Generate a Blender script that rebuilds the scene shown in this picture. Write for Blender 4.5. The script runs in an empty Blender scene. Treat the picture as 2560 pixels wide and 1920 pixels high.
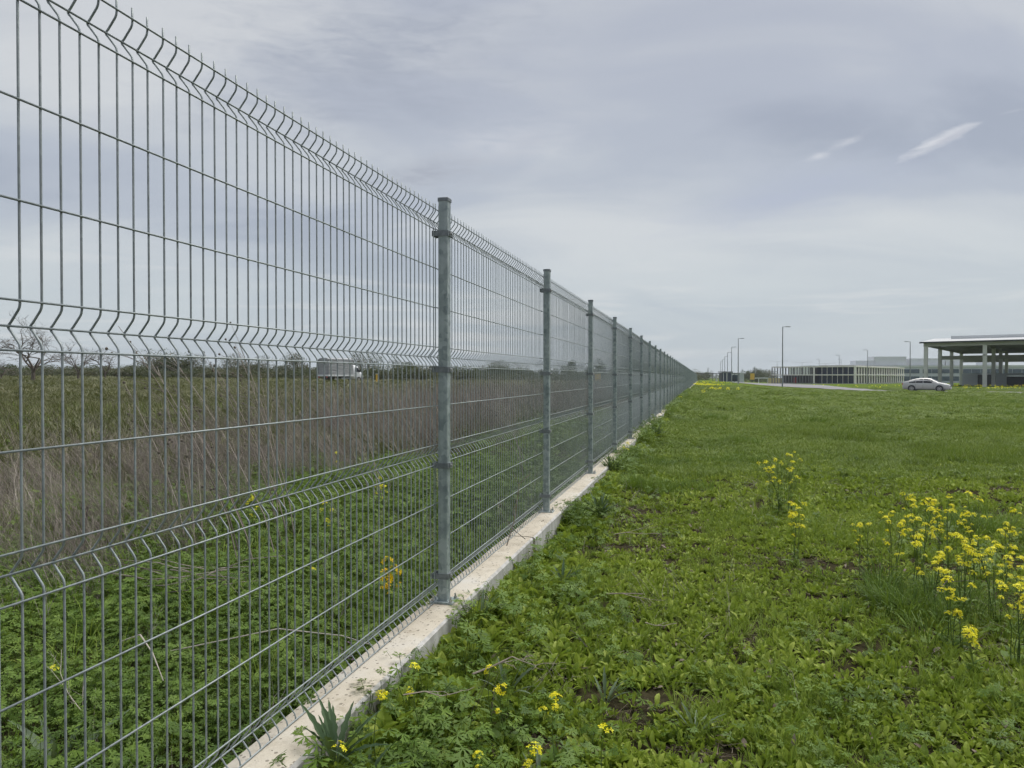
import bpy, math, random
import numpy as np
from mathutils import Vector, Matrix

R = math.radians
rnd = random.Random(7)
rng = np.random.default_rng(11)
sc = bpy.context.scene
COL = sc.collection

# ------------------------------------------------------------------ camera
PSI = R(14.74)                      # the camera looks this far to the left of the fence line (+Y)
CP, SP = math.cos(PSI), math.sin(PSI)
CAM_Z = 1.355
cam = bpy.data.cameras.new('camera')
cam.sensor_width = 36.0
cam.lens = 36.0 * 1800 / 2560
cam.clip_start, cam.clip_end = 0.05, 9000
cam_o = bpy.data.objects.new('camera', cam)
COL.objects.link(cam_o)
cam_o.location = (0, 0, CAM_Z)
cam_o.rotation_euler = (R(90 - 0.60), 0, PSI)
sc.camera = cam_o

# ------------------------------------------------------------------ sky
SUN_EL, SUN_AZ = 64, 35             # azimuth clockwise from +Y
world = bpy.data.worlds.new('World')
sc.world = world
world.use_nodes = True
nt = world.node_tree
nt.nodes.clear()
def N(tree, typ, **kw):
    n = tree.nodes.new(typ)
    for k, v in kw.items():
        if k.startswith('i_'):
            n.inputs[k[2:].replace('_', ' ')].default_value = v
        else:
            setattr(n, k, v)
    return n
def L(tree, a, b): tree.links.new(a, b)
def ramp(tree, stops, interp='LINEAR'):
    n = tree.nodes.new('ShaderNodeValToRGB')
    cr = n.color_ramp
    cr.interpolation = interp
    while len(cr.elements) < len(stops): cr.elements.new(0.5)
    for e, (p, c) in zip(cr.elements, stops):
        e.position = p
        e.color = (*c, 1) if len(c) == 3 else c
    return n
def math_n(tree, op, a=None, b=None, c=None, clamp=False):
    n = tree.nodes.new('ShaderNodeMath'); n.operation = op; n.use_clamp = clamp
    for i, v in enumerate((a, b, c)):
        if v is None: continue
        if isinstance(v, (int, float)): n.inputs[i].default_value = v
        else: tree.links.new(v, n.inputs[i])
    return n.outputs[0]
def mixc(tree, fac, a, b, mode='MIX'):
    n = tree.nodes.new('ShaderNodeMix'); n.data_type = 'RGBA'; n.blend_type = mode
    for sock, v in ((n.inputs[0], fac), (n.inputs[6], a), (n.inputs[7], b)):
        if isinstance(v, (int, float)): sock.default_value = v
        elif isinstance(v, tuple): sock.default_value = (*v, 1) if len(v) == 3 else v
        else: tree.links.new(v, sock)
    return n.outputs[2]

def build_sky():
    t = nt
    tc = N(t, 'ShaderNodeTexCoord')
    sep = N(t, 'ShaderNodeSeparateXYZ'); L(t, tc.outputs['Generated'], sep.inputs[0])
    x, y, z = sep.outputs
    # rotate so that "ahead" is +Y of the cloud plane
    xr = math_n(t, 'ADD', math_n(t, 'MULTIPLY', x, CP), math_n(t, 'MULTIPLY', y, SP))
    yr = math_n(t, 'ADD', math_n(t, 'MULTIPLY', x, -SP), math_n(t, 'MULTIPLY', y, CP))
    zz = math_n(t, 'ADD', math_n(t, 'MAXIMUM', z, 0.0), 0.22)
    u = math_n(t, 'DIVIDE', xr, zz)
    v = math_n(t, 'DIVIDE', yr, zz)
    comb = N(t, 'ShaderNodeCombineXYZ'); L(t, u, comb.inputs[0]); L(t, v, comb.inputs[1])
    comb2 = N(t, 'ShaderNodeMapping', vector_type='POINT'); L(t, comb.outputs[0], comb2.inputs[0])
    comb2.inputs['Rotation'].default_value = (0, 0, R(-24)); comb2.inputs['Scale'].default_value = (0.55, 1.0, 1)
    comb2.inputs['Location'].default_value = (3.1, 1.7, 0)
    n1 = N(t, 'ShaderNodeTexNoise', i_Scale=0.62, i_Detail=3.0, i_Roughness=0.42, i_Distortion=0.7)
    L(t, comb2.outputs[0], n1.inputs['Vector'])
    n2 = N(t, 'ShaderNodeTexNoise', i_Scale=1.7, i_Detail=5.0, i_Roughness=0.52, i_Distortion=0.8)
    L(t, comb2.outputs[0], n2.inputs['Vector'])
    dens = math_n(t, 'ADD', math_n(t, 'MULTIPLY', n1.outputs[0], 0.66), math_n(t, 'MULTIPLY', n2.outputs[0], 0.34))
    cr = ramp(t, [(0.38, (0.310, 0.342, 0.418)), (0.46, (0.405, 0.437, 0.505)), (0.525, (0.50, 0.525, 0.563)), (0.60, (0.585, 0.602, 0.618))], 'EASE')
    L(t, dens, cr.inputs[0])
    # towards the horizon the layers pile up into an even pale grey-blue
    hz = ramp(t, [(0.0, (1, 1, 1)), (0.07, (0.85, 0.85, 0.85)), (0.22, (0.25, 0.25, 0.25)), (0.40, (0, 0, 0))], 'EASE')
    L(t, z, hz.inputs[0])
    col = mixc(t, math_n(t, 'MULTIPLY', hz.outputs[0], 0.8), cr.outputs[0], (0.47, 0.53, 0.565))
    # the deck overhead and behind is thicker and greyer
    up = ramp(t, [(0.0, (0, 0, 0)), (0.25, (0, 0, 0)), (0.62, (1, 1, 1))], 'EASE'); L(t, z, up.inputs[0])
    col = mixc(t, math_n(t, 'MULTIPLY', up.outputs[0], 0.30), col, (0.36, 0.385, 0.455))
    # low streaky stratus along the horizon
    strv = N(t, 'ShaderNodeCombineXYZ')
    L(t, math_n(t, 'MULTIPLY', xr, 2.3), strv.inputs[0]); L(t, math_n(t, 'MULTIPLY', z, 26.0), strv.inputs[1]); L(t, yr, strv.inputs[2])
    n3 = N(t, 'ShaderNodeTexNoise', i_Scale=1.5, i_Detail=4.0, i_Roughness=0.6, i_Distortion=0.35)
    L(t, strv.outputs[0], n3.inputs['Vector'])
    s3 = ramp(t, [(0.50, (0, 0, 0)), (0.66, (1, 1, 1))], 'EASE'); L(t, n3.outputs[0], s3.inputs[0])
    band = ramp(t, [(0.0, (0.2, 0.2, 0.2)), (0.05, (1, 1, 1)), (0.11, (0.8, 0.8, 0.8)), (0.19, (0, 0, 0))], 'EASE'); L(t, z, band.inputs[0])
    col = mixc(t, math_n(t, 'MULTIPLY', math_n(t, 'MULTIPLY', s3.outputs[0], band.outputs[0]), 0.62), col, (0.62, 0.635, 0.645))
    # ragged small fragments of brighter and darker cloud, drifting below the deck (one shared noise tears their edges)
    rag = N(t, 'ShaderNodeMapping'); rv = N(t, 'ShaderNodeCombineXYZ'); L(t, xr, rv.inputs[0]); L(t, z, rv.inputs[1]); L(t, yr, rv.inputs[2]); L(t, rv.outputs[0], rag.inputs[0])
    rag.inputs['Rotation'].default_value = (0, 0, R(-17)); rag.inputs['Scale'].default_value = (1.0, 4.2, 1.0)
    rn = N(t, 'ShaderNodeTexNoise', i_Scale=20.0, i_Detail=5.0, i_Roughness=0.62, i_Distortion=0.5); L(t, rag.outputs[0], rn.inputs['Vector'])
    rno = math_n(t, 'SUBTRACT', rn.outputs[0], 0.5)
    front = math_n(t, 'GREATER_THAN', yr, 0.0)
    def wisp(col, px, py, ln, wd, tilt, colour, amt, soft=0.5, tear=1.2):
        az = math.atan((px - 1106) / 1555); el = math.atan((814 - py) / 1555 * math.cos(az))
        ca, sa = math.cos(el) * math.sin(az), math.sin(el)
        du = math_n(t, 'SUBTRACT', xr, ca); dv = math_n(t, 'SUBTRACT', z, sa)
        a = math_n(t, 'ADD', math_n(t, 'MULTIPLY', du, math.cos(tilt) / ln), math_n(t, 'MULTIPLY', dv, math.sin(tilt) / ln))
        b = math_n(t, 'ADD', math_n(t, 'MULTIPLY', du, -math.sin(tilt) / wd), math_n(t, 'MULTIPLY', dv, math.cos(tilt) / wd))
        d2 = math_n(t, 'SQRT', math_n(t, 'MULTIPLY_ADD', a, a, math_n(t, 'MULTIPLY', b, b)))
        f = math_n(t, 'SUBTRACT', math_n(t, 'MULTIPLY_ADD', rno, tear, 1.0), d2)
        f = math_n(t, 'MULTIPLY', math_n(t, 'DIVIDE', f, soft, clamp=True), amt)
        f = math_n(t, 'MULTIPLY', math_n(t, 'MULTIPLY', f, f), front) if soft > 0.9 else math_n(t, 'MULTIPLY', f, front)
        return mixc(t, f, col, colour)
    Wc = (0.70, 0.705, 0.72); G = (0.41, 0.43, 0.49); B = (0.385, 0.425, 0.53)
    col = wisp(col, 800, 130, 0.34, 0.13, 0.30, (0.34, 0.37, 0.435), 0.9, 1.0, 1.5)
    col = wisp(col, 1420, 480, 0.30, 0.10, 0.22, (0.62, 0.635, 0.64), 0.55, 1.0, 1.1)
    col = wisp(col, 1700, 425, 0.26, 0.060, 0.16, B, 0.80, 1.0, 0.9)
    col = wisp(col, 1080, 320, 0.17, 0.050, 0.10, Wc, 0.55, 1.0, 1.6)
    col = wisp(col, 930, 378, 0.16, 0.034, 0.14, (0.36, 0.385, 0.44), 0.95, 1.0, 1.6)
    col = wisp(col, 1140, 312, 0.05, 0.016, 0.10, G, 0.60, 1.0, 1.6)
    col = wisp(col, 2022, 308, 0.036, 0.0085, 0.40, Wc, 0.70, 0.9, 2.6)
    col = wisp(col, 2046, 302, 0.022, 0.0045, 0.38, G, 0.70, 0.9, 2.0)
    col = wisp(col, 1835, 306, 0.028, 0.0070, 0.32, Wc, 0.55, 1.0, 2.4)
    col = wisp(col, 1768, 338, 0.020, 0.0065, 0.12, Wc, 0.65, 1.0, 2.2)
    col = wisp(col, 2185, 243, 0.020, 0.0028, 0.05, Wc, 0.45, 1.0, 1.0)
    sky = N(t, 'ShaderNodeTexSky', sky_type='NISHITA')
    sky.sun_disc = False; sky.sun_elevation = R(SUN_EL); sky.sun_rotation = R(SUN_AZ)
    sky.air_density = 1.0; sky.dust_density = 2.0
    bg1 = N(t, 'ShaderNodeBackground', i_Strength=0.05); L(t, sky.outputs[0], bg1.inputs[0])
    bg2 = N(t, 'ShaderNodeBackground', i_Strength=0.485); L(t, col, bg2.inputs[0])
    mx = N(t, 'ShaderNodeMixShader'); mx.inputs[0].default_value = 0.93
    L(t, bg1.outputs[0], mx.inputs[1]); L(t, bg2.outputs[0], mx.inputs[2])
    out = N(t, 'ShaderNodeOutputWorld'); L(t, mx.outputs[0], out.inputs[0])
world.cycles.sampling_method = "MANUAL"; world.cycles.sample_map_resolution = 256
build_sky()

# ------------------------------------------------------------------ sun (veiled by the overcast)
sun = bpy.data.lights.new('sun', 'SUN')
sun.energy = 1.5; sun.angle = R(55); sun.color = (1.0, 0.97, 0.92)
sun_o = bpy.data.objects.new('sun', sun); COL.objects.link(sun_o)
sd = Vector((math.sin(R(SUN_AZ)) * math.cos(R(SUN_EL)), math.cos(R(SUN_AZ)) * math.cos(R(SUN_EL)), math.sin(R(SUN_EL))))
sun_o.rotation_euler = sd.to_track_quat('Z', 'Y').to_euler()

sc.view_settings.view_transform = 'Standard'
sc.view_settings.look = 'None'
sc.view_settings.exposure = 1.24
sc.view_settings.gamma = 1.0
sc.view_settings.use_curve_mapping = False
sc.render.engine = 'CYCLES'
sc.cycles.use_denoising = True
sc.cycles.max_bounces = 6
sc.cycles.diffuse_bounces = 3
sc.cycles.glossy_bounces = 3
sc.cycles.transmission_bounces = 3
sc.cycles.volume_bounces = 0
sc.cycles.transparent_max_bounces = 6
sc.cycles.use_adaptive_sampling = True
sc.cycles.adaptive_threshold = 0.03
sc.cycles.caustics_reflective = False
sc.cycles.caustics_refractive = False

# ------------------------------------------------------------------ helpers
def W(r, d, z=0.0):                 # (metres right of the camera axis, metres ahead) -> world
    return (CP * r - SP * d, SP * r + CP * d, z)
def sstep(a, b, x):
    t = np.clip((x - a) / (b - a), 0, 1)
    return t * t * (3 - 2 * t)
_tab = np.random.default_rng(5).random((256, 256))
def vnoise(x, y, s=1.0, o=3):
    x = np.asarray(x, float) / s; y = np.asarray(y, float) / s
    out = 0; amp = 0.5; tot = 0
    for k in range(o):
        xi = np.floor(x).astype(int); yi = np.floor(y).astype(int)
        fx = x - xi; fy = y - yi
        fx = fx * fx * (3 - 2 * fx); fy = fy * fy * (3 - 2 * fy)
        g = lambda a, b: _tab[(a + 17 * k) % 256, (b + 31 * k) % 256]
        v = (g(xi, yi) * (1 - fx) + g(xi + 1, yi) * fx) * (1 - fy) + (g(xi, yi + 1) * (1 - fx) + g(xi + 1, yi + 1) * fx) * fy
        out = out + amp * v; tot += amp; amp *= 0.5; x = x * 2 + 3.3; y = y * 2 + 7.7
    return out / tot
def gz(x, y):                       # height of the ground
    x = np.asarray(x, float); y = np.asarray(y, float)
    d = -SP * x + CP * y
    drop = -(0.0012 + 0.0038 * sstep(0, 28, x + 1.2)) * np.clip(d - 10, 0, 420)
    left = 0.10 * sstep(0, 1.2, -x - 1.35) + 0.0108 * np.clip(-x - 5, 0, 95)
    und = (vnoise(x, y, 6.0, 2) - 0.5) * 0.10 * sstep(0.3, 3.0, np.abs(x + 1.27)) + (vnoise(x + 40, y, 0.7, 2) - 0.5) * 0.035
    bank = 0.075 * (1 - sstep(0.0, 0.75, x + 1.16)) * (x > -1.27) * (1 - 0.8 * np.exp(-((y - 5.3) / 1.0) ** 2))   # soil banked against the plinth
    return drop + left + und + bank
def gzf(x, y): return float(gz(x, y))
def WG(r, d, dz=0.0):
    x, y, _ = W(r, d); return (x, y, gzf(x, y) + dz)

class MB:
    def __init__(s): s.v = []; s.f = []; s.t = []; s.tone = 0.5; s.mi = []; s.m = 0
    def vert(s, p): s.v.append((p[0], p[1], p[2])); s.t.append(s.tone); return len(s.v) - 1
    def face(s, *idx): s.f.append(tuple(idx)); s.mi.append(s.m)
    def poly(s, pts): s.face(*[s.vert(p) for p in pts])
    def box(s, x0, x1, y0, y1, z0, z1, M=None):
        P = [(x0, y0, z0), (x1, y0, z0), (x1, y1, z0), (x0, y1, z0), (x0, y0, z1), (x1, y0, z1), (x1, y1, z1), (x0, y1, z1)]
        if M is not None: P = [M @ Vector(p) for p in P]
        b = [s.vert(p) for p in P]
        for q in ((0, 3, 2, 1), (4, 5, 6, 7), (0, 1, 5, 4), (1, 2, 6, 5), (2, 3, 7, 6), (3, 0, 4, 7)):
            s.face(*[b[i] for i in q])
        return s
    def cbox(s, x0, x1, y0, y1, z0, z1, c):   # box with chamfered vertical and top edges
        def ring(ix, z): 
            return [s.vert(p) for p in ((x0+ix+c,y0+ix,z),(x1-ix-c,y0+ix,z),(x1-ix,y0+ix+c,z),(x1-ix,y1-ix-c,z),(x1-ix-c,y1-ix,z),(x0+ix+c,y1-ix,z),(x0+ix,y1-ix-c,z),(x0+ix,y0+ix+c,z))]
        a = ring(0, z0); b = ring(0, z1 - c); d = ring(c * 0.8, z1)
        for A, B in ((a, b), (b, d)):
            for i in range(8): s.face(A[i], A[(i+1)%8], B[(i+1)%8], B[i])
        s.face(*d); s.face(*a[::-1]); return s
    def tube(s, path, rad, n=6, cap=True):
        P = [Vector(p) for p in path]
        if not hasattr(rad, '__len__'): rad = [rad] * len(P)
        prev = None; up = Vector((0.31, 0.2, 0.93))
        rings = []
        for i, p in enumerate(P):
            a = P[max(0, i - 1)]; b = P[min(len(P) - 1, i + 1)]
            tdir = (b - a).normalized()
            if prev is None:
                nrm = tdir.cross(up)
                if nrm.length < 1e-3: nrm = tdir.cross(Vector((1, 0, 0)))
                nrm.normalize()
            else:
                nrm = (prev - tdir * prev.dot(tdir)).normalized()
            prev = nrm; bi = tdir.cross(nrm)
            rings.append([s.vert(p + (nrm * math.cos(2 * math.pi * k / n) + bi * math.sin(2 * math.pi * k / n)) * rad[i]) for k in range(n)])
        for A, B in zip(rings, rings[1:]):
            for k in range(n): s.face(A[k], A[(k+1)%n], B[(k+1)%n], B[k])
        if cap: s.face(*rings[0][::-1]); s.face(*rings[-1])
        return s
    def cyl(s, c, axis, r, h, n=16, r2=None):
        a = Vector(axis).normalized(); c = Vector(c)
        return s.tube([c - a * h / 2, c + a * h / 2], [r, r if r2 is None else r2], n)
    def mesh(s, name, smooth=False):
        me = bpy.data.meshes.new(name)
        me.from_pydata(s.v, [], s.f)
        at = me.attributes.new('tone', 'FLOAT', 'POINT'); at.data.foreach_set('value', s.t)
        if any(s.mi): me.polygons.foreach_set('material_index', s.mi)
        if smooth: me.polygons.foreach_set('use_smooth', [True] * len(s.f))
        me.update(); return me
    def build(s, name, mats, parent=None, smooth=False, loc=None):
        me = s.mesh(name, smooth)
        for m in (mats if isinstance(mats, (list, tuple)) else [mats]): me.materials.append(m)
        return link(name, me, parent, loc)
def link(name, data, parent=None, loc=None, rot=None):
    o = bpy.data.objects.new(name, data); COL.objects.link(o)
    if parent is not None: o.parent = parent
    if loc is not None: o.location = loc
    if rot is not None: o.rotation_euler = rot
    return o
def thing(name, label, cat, loc=(0, 0, 0), rz=0.0, group=None):
    o = link(name, None, None, loc, (0, 0, rz)); o.empty_display_size = 0.2
    return tag(o, label, cat, group)
def tag(o, label=None, cat=None, group=None, kind=None):
    if label: o['label'] = label
    if cat: o['category'] = cat
    if group: o['group'] = group
    if kind: o['kind'] = kind
    return o

# ------------------------------------------------------------------ materials
def base_mat(name):
    m = bpy.data.materials.new(name); m.use_nodes = True
    t = m.node_tree; b = t.nodes['Principled BSDF']
    return m, t, b
def plain(name, col, rough=0.6, metal=0.0, var=0.12, scale=3.0, spec=0.4, bump=0.0, bscale=60):
    m, t, b = base_mat(name)
    tc = N(t, 'ShaderNodeTexCoord'); n = N(t, 'ShaderNodeTexNoise', i_Scale=scale, i_Detail=5.0, i_Roughness=0.6)
    L(t, tc.outputs['Object'], n.inputs['Vector'])
    lo = tuple(c * (1 - var) for c in col); hi = tuple(min(1, c * (1 + var)) for c in col)
    r = ramp(t, [(0.3, lo), (0.7, hi)]); L(t, n.outputs[0], r.inputs[0]); L(t, r.outputs[0], b.inputs['Base Color'])
    b.inputs['Roughness'].default_value = rough; b.inputs['Metallic'].default_value = metal
    b.inputs['Specular IOR Level'].default_value = spec
    if bump:
        n2 = N(t, 'ShaderNodeTexNoise', i_Scale=bscale, i_Detail=4.0); L(t, tc.outputs['Object'], n2.inputs['Vector'])
        bp = N(t, 'ShaderNodeBump', i_Strength=bump, i_Distance=0.01); L(t, n2.outputs[0], bp.inputs['Height']); L(t, bp.outputs[0], b.inputs['Normal'])
    return m
def galv(name, lo, hi, scale=30, metal=0.35, rough=0.5):
    m, t, b = base_mat(name)
    g = N(t, 'ShaderNodeNewGeometry')
    v = N(t, 'ShaderNodeTexVoronoi', i_Scale=scale); L(t, g.outputs['Position'], v.inputs['Vector'])
    n = N(t, 'ShaderNodeTexNoise', i_Scale=scale * 0.25, i_Detail=6.0, i_Roughness=0.65); L(t, g.outputs['Position'], n.inputs['Vector'])
    mp = N(t, 'ShaderNodeMapping'); L(t, g.outputs['Position'], mp.inputs[0]); mp.inputs['Scale'].default_value = (60, 60, 3.0)
    st = N(t, 'ShaderNodeTexNoise', i_Scale=1.0, i_Detail=4.0); L(t, mp.outputs[0], st.inputs['Vector'])
    sep = N(t, 'ShaderNodeSeparateColor'); L(t, v.outputs['Color'], sep.inputs[0])
    f = math_n(t, 'ADD', math_n(t, 'MULTIPLY', sep.outputs[0], 0.22), math_n(t, 'ADD', math_n(t, 'MULTIPLY', n.outputs[0], 0.6), math_n(t, 'MULTIPLY', st.outputs[0], 0.25)))
    r = ramp(t, [(0.36, lo), (0.70, hi)]); L(t, f, r.inputs[0]); L(t, r.outputs[0], b.inputs['Base Color'])
    b.inputs['Metallic'].default_value = metal; b.inputs['Roughness'].default_value = rough
    return m
def leafy(name, c0, c1, c2, trans=0.30, rough=0.5, patch=1.3, tone_w=0.5, spec=0.25):
    """leaf colour from a per-leaf tone, a per-plant random value and slow patches over the ground"""
    m = bpy.data.materials.new(name); m.use_nodes = True
    t = m.node_tree; t.nodes.clear()
    at = N(t, 'ShaderNodeAttribute', attribute_name='tone')
    oi = N(t, 'ShaderNodeObjectInfo'); g = N(t, 'ShaderNodeNewGeometry')
    n = N(t, 'ShaderNodeTexNoise', i_Scale=1.0 / patch, i_Detail=3.0); L(t, g.outputs['Position'], n.inputs['Vector'])
    f = math_n(t, 'ADD', math_n(t, 'MULTIPLY', at.outputs['Fac'], tone_w), math_n(t, 'MULTIPLY', oi.outputs['Random'], 0.28))
    f = math_n(t, 'ADD', f, math_n(t, 'MULTIPLY', math_n(t, 'SUBTRACT', n.outputs[0], 0.35), 0.75))
    r = ramp(t, [(0.12, c0), (0.5, c1), (0.92, c2)]); L(t, f, r.inputs[0])
    p = N(t, 'ShaderNodeBsdfPrincipled'); L(t, r.outputs[0], p.inputs['Base Color'])
    p.inputs['Roughness'].default_value = rough; p.inputs['Specular IOR Level'].default_value = spec
    tr = N(t, 'ShaderNodeBsdfTranslucent')
    L(t, mixc(t, 0.0 if 'petal' in name else 0.45, r.outputs[0], (0.22, 0.29, 0.04)), tr.inputs[0])
    mx = N(t, 'ShaderNodeMixShader'); mx.inputs[0].default_value = trans
    L(t, p.outputs[0], mx.inputs[1]); L(t, tr.outputs[0], mx.inputs[2])
    o = N(t, 'ShaderNodeOutputMaterial'); L(t, mx.outputs[0], o.inputs[0])
    return m

M = {}
M['post'] = galv('galvanised_steel', (0.19, 0.235, 0.238), (0.43, 0.485, 0.48), 38, 0.25, 0.52)
M['wire'] = galv('galvanised_wire', (0.25, 0.285, 0.285), (0.38, 0.42, 0.42), 90, 0.25, 0.5)
M['clamp'] = galv('zinc_clamp', (0.15, 0.17, 0.185), (0.26, 0.28, 0.29), 60, 0.3, 0.5)
M['bolt'] = plain('bolt_steel', (0.5, 0.5, 0.5), 0.35, 0.8)
M['broad'] = leafy('broad_leaf', (0.095, 0.150, 0.014), (0.255, 0.345, 0.036), (0.450, 0.520, 0.105), 0.34)
M['gera'] = leafy('cut_leaf', (0.060, 0.115, 0.018), (0.125, 0.210, 0.030), (0.200, 0.295, 0.048), 0.32)
M['grass'] = leafy('grass_blade', (0.100, 0.168, 0.022), (0.215, 0.310, 0.042), (0.345, 0.415, 0.095), 0.34)
M['turf'] = leafy('turf_leaf', (0.070, 0.122, 0.016), (0.160, 0.238, 0.032), (0.285, 0.350, 0.078), 0.32, patch=2.6)
M['fieldgrass'] = leafy('field_grass', (0.085, 0.096, 0.042), (0.138, 0.143, 0.064), (0.215, 0.198, 0.110), 0.2, patch=9)
M['dark'] = leafy('thistle_leaf', (0.045, 0.085, 0.040), (0.075, 0.125, 0.060), (0.110, 0.165, 0.085), 0.2)
M['grey'] = leafy('woolly_leaf', (0.10, 0.145, 0.085), (0.15, 0.205, 0.12), (0.20, 0.26, 0.16), 0.2)
M['stem'] = leafy('green_stem', (0.06, 0.10, 0.03), (0.09, 0.14, 0.04), (0.13, 0.18, 0.055), 0.1)
M['dry'] = leafy('dry_stalk', (0.130, 0.105, 0.092), (0.320, 0.275, 0.240), (0.540, 0.485, 0.415), 0.0, 0.8, 2.5)
M['litter'] = leafy('dead_litter', (0.060, 0.045, 0.032), (0.14, 0.11, 0.08), (0.26, 0.22, 0.17), 0.0, 0.9, 0.5)
M['twig'] = plain('grey_twig', (0.24, 0.205, 0.165), 0.85, var=0.3, scale=40)
M['petal'] = leafy('yellow_petal', (0.80, 0.70, 0.02), (0.90, 0.83, 0.03), (0.94, 0.90, 0.08), 0.3)
M['petal2'] = leafy('deep_yellow_petal', (0.72, 0.45, 0.005), (0.82, 0.55, 0.008), (0.86, 0.62, 0.01), 0.25)
M['purple'] = leafy('purple_flower', (0.16, 0.09, 0.14), (0.26, 0.15, 0.24), (0.34, 0.24, 0.34), 0.2)
M['shrub'] = leafy('shrub_leaf', (0.045, 0.060, 0.030), (0.078, 0.095, 0.044), (0.120, 0.130, 0.066), 0.15, patch=8)
M['shrub2'] = leafy('budding_shrub', (0.070, 0.072, 0.045), (0.115, 0.115, 0.068), (0.160, 0.155, 0.09), 0.15, patch=8)
M['bark'] = plain('bark', (0.13, 0.11, 0.09), 0.9, var=0.3, scale=5)
M['cwhite'] = plain('precast_concrete', (0.76, 0.745, 0.70), 0.85, var=0.10, scale=0.6)
M['cgrey'] = plain('grey_concrete', (0.36, 0.36, 0.35), 0.85, var=0.10, scale=0.5)
M['hallc'] = plain('hall_concrete', (0.54, 0.545, 0.54), 0.85, var=0.10, scale=0.5)
M['white'] = plain('white_cladding', (0.60, 0.62, 0.63), 0.6, var=0.05, scale=0.3)
M['pale'] = plain('pale_render', (0.48, 0.51, 0.55), 0.6, var=0.05, scale=0.3)
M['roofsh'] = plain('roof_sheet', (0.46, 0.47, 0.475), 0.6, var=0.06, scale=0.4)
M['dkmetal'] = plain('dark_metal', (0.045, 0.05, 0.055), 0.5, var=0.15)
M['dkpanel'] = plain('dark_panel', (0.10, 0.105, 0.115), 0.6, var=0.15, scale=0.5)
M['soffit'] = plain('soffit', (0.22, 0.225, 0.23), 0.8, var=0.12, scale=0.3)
M['glass'] = plain('window_glass', (0.045, 0.075, 0.11), 0.12, 0.0, var=0.3, scale=0.4, spec=0.8)
M['navy'] = plain('navy_panel', (0.035, 0.05, 0.09), 0.35, var=0.2)
M['pole'] = plain('lamp_pole', (0.26, 0.28, 0.29), 0.5, 0.3)
M['yellow'] = plain('yellow_paint', (0.68, 0.42, 0.04), 0.5)
M['cream'] = plain('cream_wall', (0.55, 0.46, 0.26), 0.8)
M['red'] = plain('red_paint', (0.45, 0.05, 0.05), 0.5)
M['asphalt'] = plain('pale_asphalt', (0.235, 0.228, 0.232), 0.9, var=0.15, scale=0.15, bump=0.2)
M['silver'] = plain('silver_paint', (0.45, 0.45, 0.44), 0.34, 0.4, var=0.02)
M['cglass'] = plain('car_glass', (0.018, 0.02, 0.024), 0.15, spec=0.35)
M['tyre'] = plain('rubber', (0.025, 0.025, 0.025), 0.8)
M['rim'] = plain('alloy', (0.48, 0.48, 0.48), 0.35, 0.7)
M['lampglass'] = plain('lamp_glass', (0.75, 0.76, 0.78), 0.1, spec=0.8)
M['plate'] = plain('number_plate', (0.75, 0.76, 0.78), 0.5)
M['trwhite'] = plain('van_white', (0.72, 0.74, 0.75), 0.4, var=0.04)

def tarp():
    m, t, b = base_mat('grey_tarpaulin')
    tc = N(t, 'ShaderNodeTexCoord'); mp = N(t, 'ShaderNodeMapping'); L(t, tc.outputs['Object'], mp.inputs[0]); mp.inputs['Scale'].default_value = (0.5, 0.5, 3.0)
    n = N(t, 'ShaderNodeTexNoise', i_Scale=1.6, i_Detail=4.0); L(t, mp.outputs[0], n.inputs['Vector'])
    r = ramp(t, [(0.3, (0.27, 0.28, 0.29)), (0.7, (0.40, 0.41, 0.42))]); L(t, n.outputs[0], r.inputs[0]); L(t, r.outputs[0], b.inputs['Base Color'])
    bp = N(t, 'ShaderNodeBump', i_Strength=0.8, i_Distance=0.15); L(t, n.outputs[0], bp.inputs['Height']); L(t, bp.outputs[0], b.inputs['Normal'])
    b.inputs['Roughness'].default_value = 0.6
    return m
M['tarp'] = tarp()

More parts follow.
